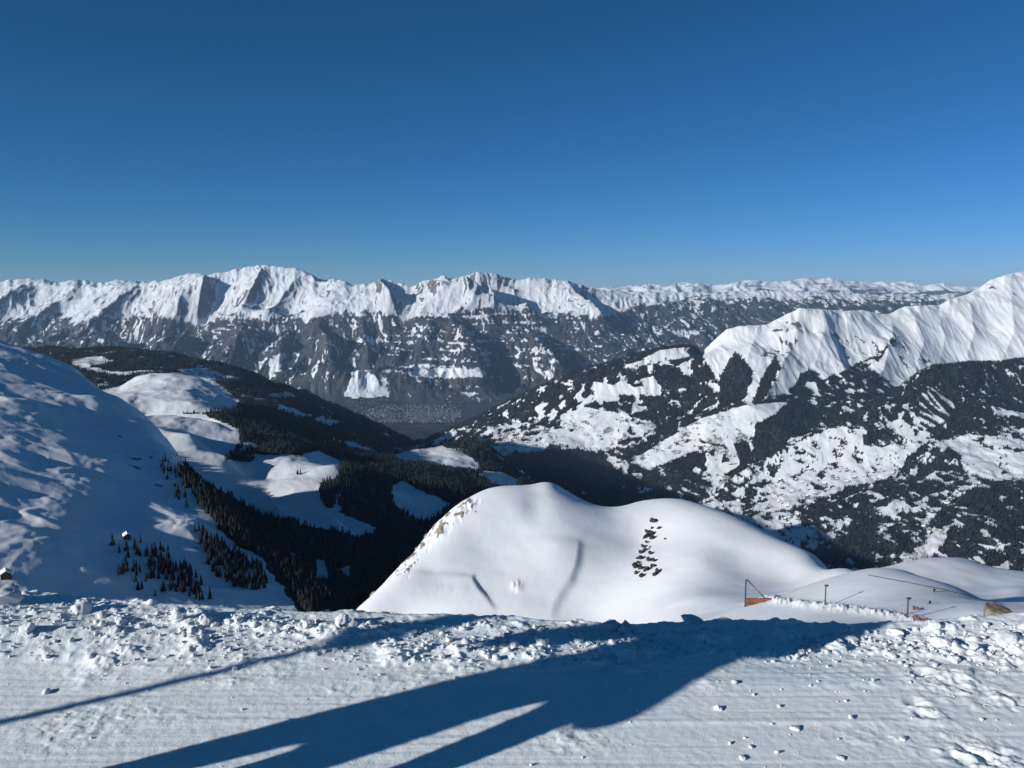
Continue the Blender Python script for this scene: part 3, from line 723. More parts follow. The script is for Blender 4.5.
def scatter(S, dens_fn, per_ha):
    """random points on a sheet: dens 0..1 per cell, per_ha trees on a hectare of full forest"""
    d = dens_fn(S); lam = d * S.cell_area() * per_ha / 1e4
    k = RNG.poisson(lam); j, i = np.nonzero(k); rep = k[j, i]; j = np.repeat(j, rep); i = np.repeat(i, rep)
    dt = (S.t1 - S.t0) / (S.nt - 1); dl = (S.l1 - S.l0) / (S.ny - 1)
    t = S.t[j, i] + (RNG.random(len(j)) - .5) * dt; y = S.y[j, i] * np.exp((RNG.random(len(j)) - .5) * dl)
    x = t * y
    return np.c_[x, y, S.height(x, y)]
def seen(S, pts, up=12):
    """keep points whose top is not far below the sheet's own skyline (what no one can see is left out)"""
    e = S.z / S.y; run = np.maximum.accumulate(e, axis=0)
    u = ((pts[:, 0] / pts[:, 1] - S.t0) / (S.t1 - S.t0) * (S.nt - 1)).round().astype(int).clip(0, S.nt - 1)
    v = ((np.log(pts[:, 1]) - S.l0) / (S.l1 - S.l0) * (S.ny - 1)).round().astype(int).clip(0, S.ny - 1)
    return (pts[:, 2] + up * 2.5) / pts[:, 1] > run[v, u] - .002

def merged_trees(name, pts, hs, rs, sides, tiers, mat, label, cat):
    n = len(pts); V = []; Fc = []
    ang = RNG.random(n) * 6.28; base = 0
    per = []
    for k in range(tiers):
        f = k / tiers
        zb = .06 + .90 * f; zt = 1.0 if k == tiers - 1 else min(1, zb + .55 - .2 * f); rr = (1 - f) ** .8
        jit = .75 + .5 * RNG.random((n, sides))
        a = ang[:, None] + np.arange(sides)[None] * 2 * np.pi / sides + k
        ring = np.stack([pts[:, 0:1] + rs[:, None] * rr * jit * np.cos(a), pts[:, 1:2] + rs[:, None] * rr * jit * np.sin(a), np.repeat(pts[:, 2:3] + hs[:, None] * zb, sides, 1) - hs[:, None] * .05 * RNG.random((n, sides))], -1)
        top = np.stack([pts[:, 0], pts[:, 1], pts[:, 2] + hs * zt], -1)[:, None]
        per.append(np.concatenate([ring, top], 1))
    V = np.concatenate(per, 1); m = V.shape[1]
    tri = []
    for k in range(tiers):
        o = k * (sides + 1)
        tri += [(o + i, o + (i + 1) % sides, o + sides) for i in range(sides)]
    T = (np.arange(n)[:, None, None] * m + np.array(tri)[None]).reshape(-1, 3).astype(np.int32)
    V = V.reshape(-1, 3).astype(np.float32)
    me = bpy.data.meshes.new(name); me.vertices.add(len(V)); me.vertices.foreach_set('co', V.ravel())
    me.loops.add(len(T) * 3); me.loops.foreach_set('vertex_index', T.ravel())
    me.polygons.add(len(T)); me.polygons.foreach_set('loop_start', np.arange(0, len(T) * 3, 3, dtype=np.int32)); me.update(calc_edges=True)
    me.materials.append(mat)
    o = bpy.data.objects.new(name, me); C.objects.link(o); o['kind'] = 'stuff'; o['label'] = label; o['category'] = cat
    return o

# nearest trees: the open left slope
def left_dens(S):
    px, py = S.pix(); n = fbm(S.x / 30, S.y / 30, 3, 58); n2 = fbm(S.x / 12, S.y / 12, 2, 59)
    d = np.zeros_like(px)
    def add(poly, v, d): return np.where(inpoly(px + 6 * n, py + 5 * n2, poly), np.maximum(d, v), d)
    d = add([(110,545),(130,548),(150,555),(185,572),(215,600),(205,612),(180,600),(150,598),(120,582)], .20, d)
    d = add([(142,553),(165,552),(195,575),(207,600),(190,598),(165,580)], .75, d)
    d = add([(192,530),(205,530),(225,545),(262,570),(268,592),(240,588),(215,575),(205,558)], .8, d)
    d = add([(176,470),(190,468),(215,490),(250,520),(290,555),(345,612),(310,615),(270,562),(235,545),(205,512),(190,490)], 1.0, d)
    d = add([(125,535),(150,540),(205,548),(190,560),(150,552)], .05, d)
    d = add([(155,455),(180,462),(195,495),(185,512),(170,500),(165,480)], .12, d)
    return d
pl = scatter(SH['left'], left_dens, 1150); pl = pl[seen(SH['left'], pl)]
def val_dens(S): return sstep(.35, .7, S.cover) * np.where(S.y < 2400, 1, .8)
pv = scatter(SH['valley'], val_dens, 260); pv = pv[seen(SH['valley'], pv)]
vx, vy = project(*pv.T); pv = pv[(vx > -90) & (vx < 640) & (pv[:, 1] < 6400)]
near = np.r_[np.c_[pl, np.zeros(len(pl))], np.c_[pv, np.ones(len(pv))]]
hs = 4.5 + 9 * RNG.beta(2, 2, len(near)) * np.where(near[:, 3] > 0, 1.35, .62)
nx, ny = project(near[:, 0], near[:, 1], near[:, 2] + hs * .5)
# leave out those standing behind the knoll, the near edge or outside the frame before ranking by size
vis = (nx > 4) & (nx < 1020) & (ny < np.interp(nx, EDGE[0], EDGE[1]) - 4) & ~((nx > 355) & (ny > np.interp(nx, [355,420,470,545], [612,550,498,485])))
size = np.where(vis & (near[:, 3] == 0), hs / near[:, 1], 0)
order = np.argsort(-size); ind = order[:292]; rest = order[292:]
labels = {0: 'dark conifer in the scattered stand low on the shaded left slope', 1: 'dark conifer in the dense band along the right rim of the shaded left slope'}
grp = {0: 'conifers scattered on the left slope', 1: 'conifers along the rim of the left slope'}
for q, i in enumerate(ind):
    x, y, z, _ = near[i]; s = hs[i] / 12
    src = protos[q % 4]; w = s * random.uniform(.65, 1.3)
    band = 0 if nx[i] < 214 and ny[i] > 540 else 1
    o = src if q < 4 else dup(src, (0, 0, 0))
    o.location = (x, y, z - .3); o.rotation_euler = (0, 0, random.random() * 6.28); o.scale = (w, w, s)
    tag(o, labels[band], 'conifer', grp[band])
rp = near[rest]; rh = hs[rest]
print('near trees', len(near), 'left', len(pl))
o = merged_trees('valley_forest', rp[:, :3] - np.array([0, 0, .3]), rh * 1.05, rh * RNG.uniform(.12, .25, len(rh)), 6, 3, M_needle, 'dark conifer forest filling the shaded valley left of the knoll', 'forest')
def cov_dens(S): return sstep(.5, .8, S.cover)
def far_filter(S, p):
    p = p[seen(S, p)]; x, y = project(*p.T); return p[(x > 380) & (x < 1090) & (y < 600)]
pm = far_filter(SH['massif'], scatter(SH['massif'], cov_dens, 85))
ph = far_filter(SH['hill'], scatter(SH['hill'], cov_dens, 110))
print('massif trees', len(pm), 'hill trees', len(ph))
M_needle_far = plain('far_conifer_needles', (.014, .019, .021), .85, .05, .35)
h1 = RNG.uniform(11, 21, len(pm)); merged_trees('ridge_forest', pm, h1, h1 * .24, 4, 2, M_needle_far, 'dark conifer forest on the ridge below the white mountains', 'forest')
h2 = RNG.uniform(9, 18, len(ph)); merged_trees('hillside_forest', ph, h2, h2 * .24, 5, 2, M_needle_far, 'dark conifer forest on the nearer hill at right', 'forest')

# ================================================================== HOUSES
M_wood = plain('dark_timber', (.10, .07, .05), .8, 1.5, .3); M_roofsnow = plain('roof_snow', (.82, .84, .87), .7)
def chalet_mesh():
    v = [(-5,-6,-2),(5,-6,-2),(5,6,-2),(-5,6,-2),(-5,-6,5),(5,-6,5),(5,6,5),(-5,6,5),(0,-6,8),(0,6,8)]
    f = [(0,1,5,8,4),(2,3,7,9,6),(1,2,6,5),(3,0,4,7)]
    r = [(-6,-7,4.5),(0,-7,8.1),(6,-7,4.5),(-6,7,4.5),(0,7,8.1),(6,7,4.5),(-6,-7,5.3),(0,-7,9),(6,-7,5.3),(-6,7,5.3),(0,7,9),(6,7,5.3)]
    k = 10
    rf = [(6,7,10,9),(7,8,11,10),(0,3,4,1),(1,4,5,2),(0,1,7,6),(1,2,8,7),(4,3,9,10),(5,4,10,11),(3,0,6,9),(2,5,11,8)]
    return v, f, r, rf
v, f, r, rf = chalet_mesh()
def chalet(name, loc, rz, s):
    t = empty(name, loc, rz, s); mesh_obj('wall', v, f, M_wood, t); mesh_obj('roof', r, rf, M_roofsnow, t); return t
ch0 = None
spots = []
def house_spots(S, poly, n):
    px, py = S.pix(); m = inpoly(px, py, poly) & (S.cover < .5); e = S.z / S.y; m &= (e >= np.maximum.accumulate(e, axis=0) - 1e-6)
    j, i = np.nonzero(m); k = RNG.choice(len(j), min(n, len(j)), replace=False)
    return [(S.x[j[q], i[q]], S.y[j[q], i[q]], S.z[j[q], i[q]]) for q in k]
g1 = house_spots(SH['massif'], [(440,436),(470,430),(520,425),(540,440),(525,465),(505,462),(470,450)], 60)
g2 = house_spots(SH['hill'], [(775,480),(830,450),(880,460),(895,475),(850,500),(800,540),(780,520)], 60)
g3 = house_spots(SH['hill'], [(940,500),(985,480),(930,530),(880,515)], 14)
for g, lab, gr in ((g1, 'small timber chalet in the village on the snowy slope right of the valley town', 'village chalets across the valley'), (g2, 'small timber chalet with snowy roof among the meadows of the right hillside', 'chalets on the right hillside'), (g3, 'small timber chalet among the lower woods of the right hillside', 'chalets in the lower woods at right')):
    for p in g:
        if ch0 is None: o = ch0 = chalet('chalet', p, random.random() * 3, random.uniform(.8, 1.3))
        else: o = dup(ch0, p, random.random() * 3, (random.uniform(.8, 1.3),) * 3)
        tag(o, lab, 'chalet', gr)
# town on the valley floor: thousands of roofs a pixel wide
S = SH['far']; n = 3200
qx = np.clip(412 + RNG.normal(0, 30, n), 350 + 8 * RNG.random(n), 462 - 10 * RNG.random(n)); qy = RNG.uniform(404.5, 426, n)
tt = (qx - 512) / (F * CP + (384 - qy) * SP); ee = (-F * SP + (384 - qy) * CP) / (F * CP + (384 - qy) * SP)
Yy = np.clip(-1490 / ee, 8300, 10300); X = tt * Yy; Z = S.height(X, Yy)
keep = fbm(X / 420, Yy / 600, 3, 99) + .4 * RNG.random(n) - .004 * np.maximum(0, np.abs(qx - 412) - 30) * (1 + RNG.random(n)) * 2 > 0
X, Yy, Z = X[keep], Yy[keep], Z[keep]
tv, tf, mi = [], [], []
for x, y, z in zip(X, Yy, Z):
    a = random.random() * 3.14; w, l, h = random.uniform(3.5, 8), random.uniform(5, 13), random.uniform(6, 16); b = len(tv); ca, sa = math.cos(a), math.sin(a)
    for hz in (-4, h):
        for sx, sy in ((-w, -l), (w, -l), (w, l), (-w, l)): tv.append((x + sx * ca - sy * sa, y + sx * sa + sy * ca, z + hz))
    tf += [(b, b+1, b+5, b+4), (b+1, b+2, b+6, b+5), (b+2, b+3, b+7, b+6), (b+3, b, b+4, b+7), (b+4, b+5, b+6, b+7)]
    wm = random.choice((0, 0, 1)); mi += [wm] * 4 + [random.choice((2, 1, 0))]
tw = mesh_obj('town', tv, tf, [plain('town_brown', (.075, .072, .075), .8), plain('town_grey', (.2, .2, .2), .8), plain('town_roof_snow', (.30, .31, .33), .8)])
tw.data.polygons.foreach_set('material_index', mi); tw['kind'] = 'stuff'; tw['label'] = 'dense valley town of tiny roofs between the dark slopes'; tw['category'] = 'town'
# mountain huts on the left slope
for px, py, s, lab in ((127, 538, .45, 'small dark hut with snowy roof alone on the shaded left slope'), (6, 577, .5, 'dark hut at the far left edge of the snow slope above the snow bank')):
    o = chalet('hut', SH['left'].hit(px, py), .6, s); tag(o, lab, 'hut')

# ================================================================== ROCKS ON THE KNOLL
def rock_mesh(seed, flat=.7, sub=3):
    rg = np.random.default_rng(seed); bm = bmesh.new(); bmesh.ops.create_icosphere(bm, subdivisions=sub, radius=1)
    planes = [(Vector(rg.normal(size=3)).normalized(), rg.uniform(.55, .85)) for _ in range(12)]
    for vv in bm.verts:
        p = vv.co
        for nrm, dd in planes:
            k = p.dot(nrm) - dd
            if k > 0: p = p - nrm * k * .9
        vv.co = Vector((p.x, p.y, p.z * flat)) * (1 + rg.uniform(-.03, .03))
    return bm
M_rock_dark = plain('dark_rock', (.036, .035, .033), .9, 2.5, .4, .6, 6); M_rock = plain('beige_rock', (.30, .24, .17), .9, 1.5, .4, .7, 4)
K = SH['knoll']
dk = [(650,120,5),(635,190,3),(702,190,3.5),(595,232,5),(572,280,6),(640,250,5),(642,288,5),(580,335,3.5),(547,380,5),(523,435,5),(566,415,4),(507,498,7),(625,450,4),(608,522,6),(660,522,5),(497,545,4),(468,590,6),(517,602,5),(577,612,6),(655,578,5),(692,637,6),(662,668,5),(527,678,7),(470,655,4),(610,385,2),(770,300,2)]
r0 = [bm_obj('rock', rock_mesh(s), M_rock_dark) for s in range(5)]
for q, (a, b, s) in enumerate(dk):
    p = K.hit(590 + a / 10.24, 510 + b / 10.24, 60); w = s / F * p.y * .74
    o = r0[q] if q < 5 else r0[q % 5].copy()
    if q >= 5: C.objects.link(o)
    o.location = p; o.scale = (w * random.uniform(.5, .9), w * random.uniform(.8, 1.3), w * random.uniform(1.2, 2.2)); o.rotation_euler = (random.uniform(-.9, .9), random.uniform(-.9, .9), random.random() * 6)
    tag(o, 'dark rock poking through the snow in the cluster on the knoll face', 'rock', 'dark rocks on the knoll face')
M_r = [bm_obj('rock', rock_mesh(20 + s), M_rock) for s in range(3)]
rl = [(373.5,592,14,'large beige rock jutting from the lowest left edge of the knoll'),(427,530,12,'beige rock in the middle of the left rim of the knoll'),(417,547,8,None),(408,559,10,None),(458,515,6,'upright beige rock high on the left rim of the knoll'),(468,511,4,None),(475,512,4,None),(446,524,5,None),(440,528,4,None),(432,536,5,None),(463,508,4,None)]
for q, (a, b, s, lab) in enumerate(rl):
    p = K.hit(a, b, 60); w = s / F * p.y * .42
    o = M_r[q] if q < 3 else M_r[q % 3].copy()
    if q >= 3: C.objects.link(o)
    o.location = (p.x + .3 * w, p.y, p.z - .35 * w); o.scale = (w, w * .8, w * 1.1); o.rotation_euler = (0, .2, random.random() * 6)
    tag(o, lab or 'small beige rock showing through the snow along the left rim of the knoll', 'rock', None if lab else 'beige rocks along the knoll rim')
# boulder by the bank at right
bm = rock_mesh(41, .75, 4)
o = bm_obj('boulder', bm, plain('tan_boulder', (.19, .16, .12), .9, 3, .45, .9, 8)); p = P(999, 612, 21)
for vv in o.data.vertices: vv.co.z += -.35 * vv.co.x * (vv.co.z > 0) * .9
o.location = (p.x, p.y, p.z - .12); o.scale = (.50, .45, .48); o.rotation_euler = (0, 0, .2)
tag(o, 'tan boulder sticking out of the snow bank at the right edge', 'boulder')

# ================================================================== TRACK FURNITURE
M_post = plain('grey_wood_post', (.07, .065, .06), .7, 4, .3); M_orange = plain('orange_paint', (.30, .085, .038), .6, 4, .25); M_planks = plain('weathered_planks', (.15, .11, .075), .8, 3, .4)
M_net = plain('faded_red_net', (.22, .09, .085), .7, 3, .3); M_pink = plain('faded_pink_pole', (.45, .27, .29), .6); M_metal = plain('dark_metal', (.05, .05, .055), .4, None, metal=.6); M_rope = plain('dark_rope', (.05, .05, .05), .8)
def post(px, py, top, Yg, lab):
    p = K.hit(px, py, 40, 130); h = (py - top) / F * p.y * 1.03
    t = empty('marker_post', p); bm = bmesh.new(); tube(bm, [(0, 0, -.4), (0, 0, h)], .075, 8, .06); bm_obj('pole', bm, M_post, t)
    bm = bmesh.new(); box(bm, (.06, 0, h - .06), (.34, .12, .14)); bm_obj('cap', bm, M_post, t); tag(t, lab, 'post'); return t
post(825, 605, 584, 70, 'thin grey post behind the ploughed bank, nearer the orange barrier')
post(907, 618, 597, 66, 'thin grey post above the pink pole at the right')
p = K.hit(745, 607, 40, 130); k = p.y / F
t = empty('barrier', p); wd = 30 * k; hh = 8 * k
bm = bmesh.new(); box(bm, (wd * .42, 0, hh * .25), (wd * .84, .18, hh * 1.3)); bm_obj('plank_panel', bm, M_planks, t)
bm = bmesh.new(); box(bm, (wd * .5, -.03, hh * 1.02), (wd, .30, hh * .22)); bm_obj('top_rail', bm, M_orange, t)
bm = bmesh.new(); box(bm, (wd * .42, -.12, hh * .45), (wd * .80, .05, hh * .07)); bm_obj('lower_rail', bm, M_orange, t)
bm = bmesh.new(); tube(bm, [(0, 0, 0), (0, 0, 29 * k), (.12 * k * 10, 0, 29.5 * k), (22 * k, 0, 8 * k)], .07, 8); bm_obj('stay_frame', bm, M_metal, t)
tag(t, 'orange railed plank barrier with a triangular metal stay by the lower track', 'barrier')
p = K.hit(903, 628, 30, 130); p = P(903, 627, 60); p.z = float(K.height(p.x, p.y)); k = p.y / F
bm = bmesh.new(); tube(bm, [(0, 0, -.3), (0, 0, 10 * k)], .035, 8); tube(bm, [(-3 * k, 0, -.3), (-3 * k, 0, 10 * k)], .03, 8); tube(bm, [(-3 * k, 0, 9.5 * k), (0, 0, 9.5 * k)], .02, 6)
o = bm_obj('pole_frame', bm, M_pink); o.location = p; tag(o, 'thin faded pink double pole sticking up from the snow bank', 'pole')
def netting(px, py, w, h, seed, lab):
    rg = random.Random(seed); p = K.hit(px, py, 40, 130); k = p.y / F; bm = bmesh.new(); n = 12
    top = []; bot = []
    for i in range(n + 1):
        f = i / n; zt = h * k * (.5 + .5 * abs(math.sin(f * 7 + seed))) * (1.1 - .5 * f); y = rg.uniform(-.2, .2)
        top.append((w * k * f, y, zt)); bot.append((w * k * f, y - .15, -.1))
    tube(bm, top, .03, 6); tube(bm, bot, .03, 6)
    for i in range(n): tube(bm, [top[i], bot[i]], .03, 5); tube(bm, [top[i], bot[i + 1]], .025, 5)
    o = bm_obj('safety_net', bm, M_net); o.location = p; tag(o, lab, 'netting')
netting(914, 621, 14, 5, 2, 'larger crumpled red safety net lying on the snow near the right post')
netting(913, 610, 6, 4, 5, 'smaller scrap of red safety net upslope of the right post')
for px, py, lab in ((929.5, 604, 'small dark marker stake on the open slope, the lower of two'), (934, 592, 'small dark marker stake beside the rope line, the upper of two')):
    p = K.hit(px, py, 40, 130); k = p.y / F; bm = bmesh.new(); tube(bm, [(0, 0, -.2), (0, 0, 3.2 * k)], .07, 8); box(bm, (.05, 0, 2.4 * k), (2.0 * k, .1, 1.3 * k))
    o = bm_obj('marker_stake', bm, M_metal); o.location = p; tag(o, lab, 'stake')
pts = []
for q in np.linspace(0, 1, 40):
    px = 868 + q * 128; py = float(np.interp(px, [868,905,935,970,996], [576.5,583.5,589.5,597.5,604.5])); p = K.hit(px, py, 40, 130); pts.append((p.x, p.y, p.z + .16))
bm = bmesh.new(); tube(bm, pts, .04, 6); o = bm_obj('rope', bm, M_rope); tag(o, 'long dark rope along the crest of the slope running down to the boulder', 'rope')

# ================================================================== SNOW CHUNKS
M_lump = plain('chunk_snow', (.60, .63, .66), .65, 8, .04, .5, 30)
N = SH['near']
def chunk_mesh(seed):
    rg = np.random.default_rng(seed); bm = bmesh.new(); bmesh.ops.create_icosphere(bm, subdivisions=4, radius=1)
    planes = [(Vector(rg.normal(size=3)).normalized(), rg.uniform(.5, .85)) for _ in range(12)]
    co = np.array([vv.co for vv in bm.verts])
    nz = fbm(co[:, 0] * 1.6 + seed * 7, co[:, 1] * 1.6 + co[:, 2] * 1.3, 3, seed) * .30 + fbm(co[:, 0] * 5 + co[:, 2] * 4, co[:, 1] * 5 - co[:, 2] * 3 + seed, 3, seed + 1) * .10
    for vv, d in zip(bm.verts, nz):
        p = vv.co.copy()
        for nrm, dd in planes:
            k = p.dot(nrm) - dd
            if k > 0: p = p - nrm * k * .92
        vv.co = p * (1 + float(d))
    return bm
cm = [bm_obj('snow_chunk', chunk_mesh(s), M_lump, smooth=True) for s in range(8)]
cn = [0]
def chunk(x, y, w, h, lab, grp=None, sink=.35, rz=None):
    q = cn[0]; cn[0] += 1
    o = cm[q] if q < 8 else cm[q % 8].copy()
    if q >= 8: C.objects.link(o)
    z = float(N.height(x, y)); o.location = (x, y, z + h * (1 - sink) - h * .45)
    o.scale = (w, w * random.uniform(.7, 1.0), h); tl = .25 * min(1, (h / w) ** 2); o.rotation_euler = (random.uniform(-tl, tl), random.uniform(-tl, tl), random.random() * 6.28 if rz is None else rz)
    tag(o, lab, 'snow chunk', grp)
def ground_at(px, py):
    p = N.hit(px, py, 2.0, 4.3); return p.x, p.y
big = [(2,600,34,24,'largest snow block at the far left end of the ploughed edge'),(83,612,20,18,'rounded snow chunk casting a long shadow at the left of the edge'),(27,632,18,15,'snow chunk on the left end of the edge, in front of the dark shadow patch'),
       (121,622,15,11,'flat topped snow chunk near the left shadowed chunk'),(115,631,15,9,'low snow chunk below its flat topped neighbour at left'),(178,618,22,16,'broad snow chunk left of the middle of the edge'),(205,622,18,16,'pointed snow chunk in the broken heap at left centre'),
       (343,624,18,15,'upright snow chunk just left of the band of shadow'),(308,626,16,13,'snow chunk on the crest left of the upright one'),(541,642,17,11,'sunlit snow chunk alone inside the dark shadow'),(515,646,14,12,'sunlit snow chunk at the left of the lone one in the shadow'),
       (609,629,22,15,'tall shaded snow chunk on the edge, left of a pair'),(627,629,18,13,'pointed shaded snow chunk on the edge, right of a pair'),(692,619,30,6,'broad sunlit snow mound just behind the shaded edge'),(836,648,22,13,'large cone shaped snow chunk right of the shadow tip'),
       (850,640,18,8,'low snow chunk behind the cone shaped one'),(897,634,18,12,'pointed snow chunk below the pink pole'),(940,644,22,14,'wide rounded snow chunk at right with a dark shadow'),(933,626,14,11,'snow chunk on the crest below the red net'),
       (1009,641,26,16,'largest rounded snow chunk at the right end of the edge'),(953,660,16,10,'oblong snow chunk lying on the groomed snow at right'),(974,648,12,8,'small snow chunk between the two rounded ones at right'),
       (718,709,9,8,'small snow ball on the groomed snow right of the shadow'),(851,718,7,5,'tiny snow ball with a dark side on the right of the groomed snow'),(796,729,11,6,'snow ball on the groomed snow in the right foreground'),(742,758,9,5,'snow ball near the bottom edge right of the shadow'),(840,758,10,5,'oblong snow crumb near the bottom edge at right'),(903,739,9,5,'snow crumb on the groomed snow left of the boot marks'),(779,707,6,5,'small snow crumb below the cone shaped chunk')]
for px, py, w, h, lab in big:
    x, y = ground_at(px, py); k = y * 1.1 / F
    chunk(x, y, w * k * .5, h * k * .52, lab, None)
lab_of = lambda px: ('snow chunk in the sunlit broken edge on the left', 'snow chunks of the left part of the edge') if px < 330 else (('snow chunk in the shadowed middle of the ploughed edge', 'snow chunks of the shaded middle') if px < 840 else ('snow chunk in the broken edge on the right', 'snow chunks of the right part of the edge'))
rg = np.random.default_rng(5); made = 0
while made < 150:
    px = rg.uniform(-20, 1044); top = float(np.interp(px, EDGE[0], EDGE[1])); py = top + abs(rg.normal(0, 1)) * 22 + 1
    if 330 < px < 860 and rg.random() < .35: continue
    if py > top + 70: continue
    x, y = ground_at(px, py); k = y * 1.1 / F; w = min(16, 3.5 + rg.exponential(2.8)); 
    chunk(x, y, w * k * .5, w * k * rg.uniform(.26, .42), *lab_of(px)); made += 1
# crumbs nobody could count
n = 2000
cx = rg.uniform(-3.2, 3.2, n); cy = np.where(rg.random(n) < .72, 4.05 - np.abs(rg.normal(0, .32, n)), rg.uniform(2.3, 3.9, n))
cl = fbm(cx / .35, cy / .3, 3, 88); kp = (cl + .5 * rg.random(n) > .12) | (cy > 3.65); cx, cy = cx[kp], cy[kp]
s = np.minimum(.022, .003 + rg.exponential(.0034, len(cx))) * np.where(cy > 3.55, 1.25, .8); cz = N.height(cx, cy)
ico = bmesh.new(); bmesh.ops.create_icosphere(ico, subdivisions=1, radius=1); iv = np.array([vv.co for vv in ico.verts]); it = np.array([[vv.index for vv in ff.verts] for ff in ico.faces]); ico.free()
R = rg.uniform(.65, 1.3, (len(cx), len(iv), 1)); st = rg.uniform(.7, 1.3, (len(cx), 1, 3)) * np.array([1, 1, .75])
V = iv[None] * R * st * s[:, None, None] + np.stack([cx, cy, cz + s * .35], -1)[:, None]
T = (np.arange(len(cx))[:, None, None] * len(iv) + it[None]).reshape(-1, 3)
cr = mesh_obj('snow_crumbs', V.reshape(-1, 3).tolist(), T.tolist(), M_lump, smooth=True); cr['kind'] = 'stuff'; cr['label'] = 'loose snow crumbs scattered over the groomed track and its edge'; cr['category'] = 'snow crumbs'

# ================================================================== WHO CASTS THE SHADOW: two skiers and a marker sign standing left of the view
M_jacket = plain('dark_jacket', (.03, .04, .07), .7, 6, .3); M_pants = plain('black_trousers', (.02, .02, .022), .8, 6, .3); M_skin = plain('skin', (.45, .27, .2), .5); M_helmet = plain('black_helmet', (.02, .02, .02), .3); M_goggles = plain('amber_goggles', (.25, .10, .03), .15); M_lip = plain('lips', (.35, .14, .12), .6); M_boot = plain('grey_boot', (.1, .1, .1), .5)
def gnd(px, py):
    t, e = ray(px, py); Y = GZ / e; return Vector((t * Y, Y, GZ))
COT = 1 / math.tan(SUN_EL)
def back(p, h): return Vector((p.x - UX * COT * h, p.y - UY * COT * h, GZ))
def skier(loc, rz, lab, spread=.16, arms='down'):
    t = empty('person', loc, rz)
    joints = [(0,0,.95),(0,0,1.2),(0,0,1.42),(0,0,1.50),(0,.015,1.60),(0,.01,1.70)]
    bm = bmesh.new(); vs = [bm.verts.new(j) for j in joints]
    rad = {0:.17, 1:.165, 2:.155, 3:.05, 4:.105, 5:.11}
    hands = []
    for i in range(5): bm.edges.new((vs[i], vs[i + 1]))
    def chain(start, pts, rs):
        prev = start
        for p_, r_ in zip(pts, rs):
            q = bm.verts.new(p_); last = (prev.co.copy(), Vector(p_)); bm.edges.new((prev, q)); vs.append(q); rad[len(vs) - 1] = r_; prev = q
        return last
    chain(vs[4], [(0, .085, 1.615)], [.017])
    for s in (-1, 1):
        chain(vs[0], [(s * .10, 0, .86), (s * spread, .03, .48), (s * spread * 1.2, 0, .09), (s * spread * 1.25, .15, .06)], [.115, .08, .065, .06])
        if arms == 'down': hands += [chain(vs[2], [(s * .21, 0, 1.40), (s * .27, -.02, 1.12), (s * .26, .10, .90), (s * .25, .15, .82)], [.085, .065, .05, .040])]
        elif arms == 'wide': hands += [chain(vs[2], [(s * .22, .02, 1.41), (s * .47, .0, 1.12), (s * .30, .20, 1.20), (s * .22, .26, 1.24)], [.09, .075, .055, .040])]
        else: hands += [chain(vs[2], [(s * .20, .02, 1.40), (s * .24, .16, 1.18), (s * .09, .34, 1.30), (s * .04, .40, 1.36)], [.085, .065, .05, .040])]
    me = bpy.data.meshes.new('body'); bm.to_mesh(me); bm.free()
    o = bpy.data.objects.new('body', me); C.objects.link(o); o.parent = t; me.materials.append(M_jacket)
    sk = o.modifiers.new('skin', 'SKIN'); o.modifiers.new('sub', 'SUBSURF').levels = 2; o.modifiers['sub'].render_levels = 2
    for i, d in enumerate(me.skin_vertices[0].data): d.radius = (rad[i], rad[i] * (.8 if i < 3 else 1)); d.use_root = (i == 0)
    bpy.context.view_layer.update()
    o.data = bpy.data.meshes.new_from_object(o.evaluated_get(bpy.context.evaluated_depsgraph_get())); o.modifiers.clear()
    o.data.materials.clear()
    for m in (M_jacket, M_pants, M_skin, M_boot): o.data.materials.append(m)
    for p in o.data.polygons:
        z = p.center.z; p.material_index = 2 if z > 1.515 and abs(p.center.x) < .15 else (3 if z < .22 else (1 if z < .78 or (z < .90 and abs(p.center.x) < .21) else 0)); p.use_smooth = True
    for a, b in hands:                                              # gloves: palm, four fingers and a thumb
        d = (b - a).normalized(); side = d.cross(Vector((0, 0, 1))).normalized(); nrm = side.cross(d); g = bmesh.new()
        tube(g, [b - d * .03, b + d * .02, b + d * .075], .040, 10, .036)
        for k, ln in enumerate((.062, .075, .07, .055)):
            r0 = b + d * .07 + side * (k - 1.5) * .021
            tube(g, [r0, r0 + d * ln * .55 - nrm * .006, r0 + d * ln * .8 - nrm * .026], .0115, 8, .009)
        r0 = b + d * .02 + side * -.034; tube(g, [r0, r0 - side * .025 + d * .03, r0 - side * .022 + d * .06], .014, 8, .010)
        bm_obj('glove', g, M_pants, t, True)
    bm = bmesh.new(); bmesh.ops.create_uvsphere(bm, u_segments=28, v_segments=18, radius=.125, matrix=Matrix.Translation((0, .0, 1.70)) @ Matrix.Diagonal((.92, 1.08, 1, 1)))
    bmesh.ops.delete(bm, geom=[vv for vv in bm.verts if (vv.co.z < 1.725 and vv.co.y > .02) or vv.co.z < 1.615], context='VERTS'); bm_obj('helmet', bm, M_helmet, t, True)
    bm = bmesh.new(); tube(bm, [(.105 * math.sin(q), -.004 + .105 * math.cos(q), 1.685) for q in np.linspace(-1.15, 1.15, 9)], .027, 10); bm_obj('goggles', bm, M_goggles, t, True)
    bm = bmesh.new(); tube(bm, [(-.022, .088, 1.575), (0, .094, 1.573), (.022, .088, 1.575)], .006, 6); bm_obj('mouth', bm, M_lip, t)
    tag(t, lab, 'person'); return t
